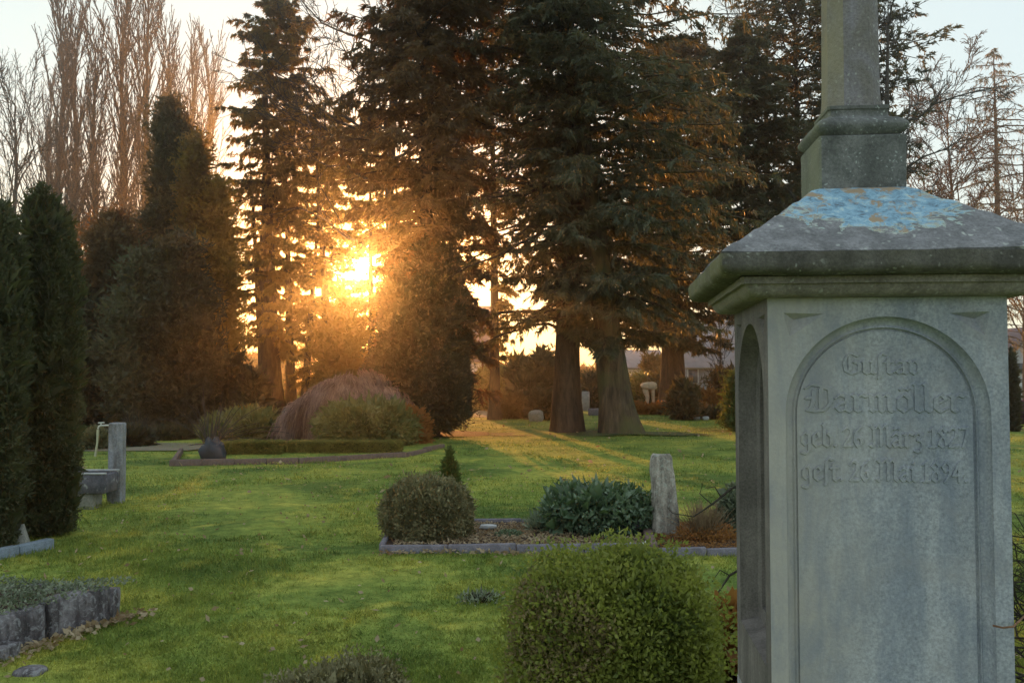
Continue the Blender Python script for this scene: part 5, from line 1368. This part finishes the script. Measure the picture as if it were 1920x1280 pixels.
# houses
def house(x0, x1, Y, dp, eave, ridge, wall, roof, label, wins, gable='x', door=None, chim=False):
    e = empty('house', ((x0 + x1) / 2, Y, 0), label, 'house')
    w = x1 - x0
    if gable == 'x':      # ridge runs along x: roof slope faces us
        V = [(-w / 2, 0, 0), (w / 2, 0, 0), (w / 2, dp, 0), (-w / 2, dp, 0), (-w / 2, 0, eave), (w / 2, 0, eave), (w / 2, dp, eave), (-w / 2, dp, eave), (-w / 2, dp / 2, ridge), (w / 2, dp / 2, ridge)]
        F_ = [[0, 1, 5, 4], [1, 2, 6, 9, 5], [2, 3, 7, 6], [3, 0, 4, 8, 7], [4, 5, 9, 8], [6, 7, 8, 9]]
        mk('wall', V, F_, wall, e)
        a = math.atan2(ridge - eave, dp / 2); L = math.hypot(ridge - eave, dp / 2) + .45
        for s_ in (-1, 1):
            V, F_ = box(0, 0, 0, w + .6, L, .16, .02); V = np.array(V); V[:, 1] -= L / 2
            o = mk('roof', V, F_, roof, e); o.location = (0, dp / 2, ridge + .12); o.rotation_euler = (a, 0, 0) if s_ < 0 else (a, 0, math.pi)
    else:
        V = [(-w / 2, 0, 0), (w / 2, 0, 0), (w / 2, dp, 0), (-w / 2, dp, 0), (-w / 2, 0, eave), (w / 2, 0, eave), (w / 2, dp, eave), (-w / 2, dp, eave), (0, 0, ridge), (0, dp, ridge)]
        F_ = [[0, 1, 5, 8, 4], [1, 2, 6, 5], [2, 3, 7, 9, 6], [3, 0, 4, 7], [5, 6, 9, 8], [4, 8, 9, 7]]
        mk('wall', V, F_, wall, e)
        a = math.atan2(ridge - eave, w / 2); L = math.hypot(ridge - eave, w / 2) + .4
        for s_ in (-1, 1):
            V, F_ = box(0, 0, 0, L, dp + .6, .16, .02); V = np.array(V); V[:, 0] += L / 2 * s_
            o = mk('roof', V, F_, roof, e); o.location = (0, dp / 2, ridge + .12); o.rotation_euler = (0, a * s_, 0)
    for (u_, z_, ww, hh) in wins:
        V, F_ = box(0, 0, 0, ww, .08, hh, .01); o = mk('window', V, F_, M['trough_rim'], e); o.location = (u_ * w, -.03, z_)
        V, F_ = box(0, 0, 0, ww - .16, .04, hh - .16, .005); g_ = mk('pane', V, F_, M['glass'], o); g_.location = (0, -.045, 0)
    if chim:
        V, F_ = box(0, 0, 0, .5, .5, 1.2, .03); o = mk('chimney', V, F_, M['terracotta'], e); o.location = (w * .2, dp / 2, ridge + .5)
    return e
house(X(845, 58), X(912, 58), 58, 7, 2.7, 6.3, M['white_wall'], M['roof'], 'white house with dark roof seen right of the broad yew', [(.28, 1.4, .8, 1.0), (-.2, 1.4, .8, 1.0)], 'x')
house(X(1290, 62), X(1402, 62), 62, 8, 2.3, 5.6, M['grey_wall'], M['roof_grey'], 'grey roofed house left of the monument', [(-.42, 1.6, .8, 1.1), (.3, 1.4, 1.4, 1.0)], 'x', chim=True)
house(X(1175, 60), X(1262, 60), 64, 6, 2.2, 3.4, M['white_wall'], M['roof_grey'], 'low white building behind the pale sculpture', [(-.25, 1.3, .8, .8), (.2, 1.3, .8, .8)], 'x')
house(X(1896, 56), X(1990, 56), 56, 8, 3.0, 4.6, M['white_wall'], M['roof'], 'white gabled house at the right edge beyond the monument', [(-.36, 2.1, .9, .8)], 'y')
house(X(420, 64), X(472, 64), 64, 6, 1.6, 2.6, M['white_wall'], M['terracotta'], 'small pale shed glowing left of the stout thuja trunk', [(.2, 1.0, .7, .5)], 'x')
# fence of pale rails in front of the grey house
fe = empty('rail_fence', (0, 0, 0), 'white rail fence in front of the grey house', 'fence')
xa, xb = X(1282, 50), X(1400, 50)
V, F_ = box(0, 0, .45, .09, .09, 1.0, .01)
n_ = 5
for i in range(n_):
    o = mk('fence_post', V, F_, M['trough_rim'], fe) if i == 0 else o.copy()
    if i: COL.objects.link(o)
    o.location = (xa + (xb - xa) * i / (n_ - 1), 50, 0)
for z_ in (.45, .85):
    V2, F2 = box(0, 0, 0, xb - xa, .04, .11, .006); o = mk('rail', V2, F2, M['trough_rim'], fe); o.location = ((xa + xb) / 2, 49.93, z_)

# backlit hedge line and far wood
def far_wood(name, label, y, x0, x1, h, n, mat, seed, lf, gap=None, th=3.):
    g = np.random.default_rng(seed); x = g.uniform(x0, x1, n)
    P1 = np.column_stack([x, np.full(n, y), np.zeros(n)]); top = h * (1 + .35 * nz(P1, .25, seed) + .15 * nz(P1, .9, seed + 1))
    if gap is not None: top = np.where((x > gap[0]) & (x < gap[1]), top * gap[2], top)
    z = top * g.uniform(0, 1, n) ** .8
    C = np.column_stack([x, y + g.uniform(-th, th, n), z])
    V, Fq, t = leaves(C, g.normal(size=(n, 3)) + [0, 0, .4], lf[0] * g.uniform(.6, 1.4, n), lf[1] * g.uniform(.6, 1.4, n), g, quad=False)
    return tag(mk(name, V, Fq, mat, tone=t), label, None, kind='stuff')
far_wood('far_hedge', 'distant rusty hedge and scrub behind the churchyard', 74, -60, 75, 2.9, 60000, M['orange'], 220, (.55, .16), (-9, 0, .8))
far_wood('far_hedge', 'dark far hedge line closing off the churchyard at left', 66, -60, -17, 4.2, 40000, M['darkcon'], 221, (.5, .2))
far_wood('far_hedge', 'far scrub beyond the trees at right', 70, 14, 75, 3.6, 40000, M['thuja'], 222, (.5, .16))

# ------------------------------------------------------------------ grass blades, fallen leaves
def blades(name, label, n, py0, py1, seed, k=1., spread=1.35):
    g = np.random.default_rng(seed)
    py = g.uniform(py0, py1, n); px_ = 960 + g.uniform(-960 * spread, 960 * spread, n)
    yy = (640 - py) / F; dy = math.cos(PITCH) - yy * math.sin(PITCH); dz = math.sin(PITCH) + yy * math.cos(PITCH)
    t = -CAM_Z / dz; x = (px_ - 960) / F * t; y = dy * t
    x = x + g.normal(size=n) * .05 * y / 5; y = y + g.normal(size=n) * .05 * y / 5
    def outside(x, y):
        bad = (x > fl[0]) & (x < b1[0]) & (y > fl[1] - .0) & (y < bl[1] + .02)
        bad |= ((x - C_[0]) * (A_[1] - C_[1]) - (y - C_[1]) * (A_[0] - C_[0]) < .03) & (y < 6.05 - (x + 2.6) * .09) & (x < -2.55)
        bad |= (((x - 2.2) / 2.8) ** 2 + ((y - 24.8) / 1.2) ** 2 < 1) & (g.uniform(size=len(x)) < .3)
        bad |= (((x + 4.9) / 3.9) ** 2 + ((y - 24.6) / 3.0) ** 2 < 1)
        bad |= (((x + 13.5) / 7.5) ** 2 + ((y - 30.5) / 6.2) ** 2 < 1)
        bad |= (x < -6.3) & (y > 18.8) & (y < 21.2) & (x > -14) & (g.uniform(size=len(x)) < .8)
        bad |= (np.abs(x - mcx) < .5) & (np.abs(y - mcy) < .5)
        return ~bad
    kp = outside(x, y); x = x[kp]; y = y[kp]; n = len(x)
    C = np.column_stack([x, y, hgt(x, y) - .003])
    tuft = .75 + .5 * nz(C, 2.2, 9) * .5
    h = (.026 + .0010 * y) * g.uniform(.4, 1.6, n) * tuft * k; w = (.0036 + .00072 * y) * g.uniform(.7, 1.3, n) * k
    D = np.column_stack([g.normal(size=n) * .55, g.normal(size=n) * .55, np.ones(n)])
    V, Fq, tn = leaves(C, D, h, w, g, quad=False)
    return tag(mk(name, V, Fq, M['blade'], tone=tn), label, None, kind='stuff')
A_, C_ = A, C
blades('grass', 'short mossy green grass of the churchyard lawn', 330000, 775, 1380, 230, spread=1.2)
g = np.random.default_rng(240); nt_ = 1300; per = 22
py = g.uniform(790, 1330, nt_); px_ = 960 + g.uniform(-1150, 1150, nt_)
yy = (640 - py) / F; dy = math.cos(PITCH) - yy * math.sin(PITCH); dz = math.sin(PITCH) + yy * math.cos(PITCH); t = -CAM_Z / dz
tx = (px_ - 960) / F * t; ty = dy * t
ok_ = ~((tx > fl[0] - .1) & (tx < b1[0]) & (ty > fl[1] - .1) & (ty < bl[1] + .1)) & ~((tx < -2.3) & (ty < 6.2)) & (ty < 21)
tx, ty = tx[ok_], ty[ok_]; nt_ = len(tx)
sc_ = .012 + .0035 * ty
x = np.repeat(tx, per) + g.normal(size=nt_ * per) * np.repeat(sc_, per) * 1.3; y = np.repeat(ty, per) + g.normal(size=nt_ * per) * np.repeat(sc_, per) * 1.3
Cc = np.column_stack([x, y, hgt(x, y)]); D = np.column_stack([g.normal(size=len(x)) * .6, g.normal(size=len(x)) * .6, np.ones(len(x))])
V, Fq, tn = leaves(Cc, D, (.045 + .0016 * y) * g.uniform(.5, 1.3, len(x)), (.004 + .0008 * y) * g.uniform(.6, 1.2, len(x)), g, quad=False)
tag(mk('grass_tufts', V, Fq, M['blade'], tone=np.repeat(g.uniform(0, 1, nt_), per * 3)), 'coarser tufts of longer grass dotted over the lawn', None, kind='stuff')
def litter(name, label, n, x0, x1, y0, y1, mat, L, W_, seed, z=.03):
    return chips(name, x0, x1, y0, y1, n, mat, L, W_, z, label, seed)
litter('fallen_leaves', 'scattered pale dead leaves on the lawn', 800, -4.5, 3.5, 4.6, 16, M['dry'], .045, .026, 231)
litter('fallen_leaves', 'sparse dead leaves farther back on the lawn', 200, -8, 9, 12, 30, M['dry'], .11, .06, 232)
g = np.random.default_rng(233); n = 700; t = g.uniform(-.08, 1, n); off = np.abs(g.normal(size=n)) * .07 + .02
x = A[0] + (C[0] - A[0]) * t + off * math.sin(-aw) * -1; y = A[1] + (C[1] - A[1]) * t - off * math.cos(aw)
x = A[0] + .02 + (C[0] - A[0]) * t + off * .95; y = A[1] + (C[1] - A[1]) * t - off * .45
Cc = np.column_stack([x, y, hgt(x, y) + .01 + g.uniform(0, .03, n)]); D = g.normal(size=(n, 3)); D[:, 2] *= .3
V, Fq, tn = leaves(Cc, D, .05 * g.uniform(.5, 1.3, n), .028 * g.uniform(.6, 1.3, n), g)
tag(mk('dead_leaf_drift', V, Fq, M['dry'], tone=tn), 'drift of dead leaves along the foot of the raised bed wall', None, kind='stuff')
g = np.random.default_rng(234); n = 240; th = g.uniform(0, 1, n)
x = fl[0] + (fr[0] - fl[0]) * th; y = fl[1] - .05 - np.abs(g.normal(size=n)) * .05
Cc = np.column_stack([x, y, hgt(x, y) + .015 + g.uniform(0, .02, n)]); D = g.normal(size=(n, 3)); D[:, 2] *= .3
V, Fq, tn = leaves(Cc, D, .05 * g.uniform(.5, 1.3, n), .03 * g.uniform(.6, 1.3, n), g)
tag(mk('dead_leaf_drift', V, Fq, M['dry'], tone=tn), 'dead leaves caught along the front kerb of the planted bed', None, kind='stuff')
qx, qy = gnd(55, 1262); blob('flat_stone', (qx, qy, .0), (.09, .07, .035), M['rough_wall'], 'flat rough stone lying in the grass at bottom left', 'stone', 50)

# ------------------------------------------------------------------ evening air
HAZE = 0.0017
if HAZE:
    V, F_ = box(0, 60, 13.5, 260, 320, 30, .01)
    o = mk('haze', V, F_, None); tag(o, 'thin golden evening haze under the trees', None, kind='stuff')
    m = bpy.data.materials.new('evening_haze'); m.use_nodes = True; nt = m.node_tree; nt.nodes.clear()
    out = nt.nodes.new('ShaderNodeOutputMaterial'); pv = nt.nodes.new('ShaderNodeVolumePrincipled')
    pv.inputs['Color'].default_value = (.96, .92, .88, 1); pv.inputs['Density'].default_value = HAZE; pv.inputs['Anisotropy'].default_value = .925
    nt.links.new(pv.outputs[0], out.inputs['Volume']); o.data.materials.append(m)
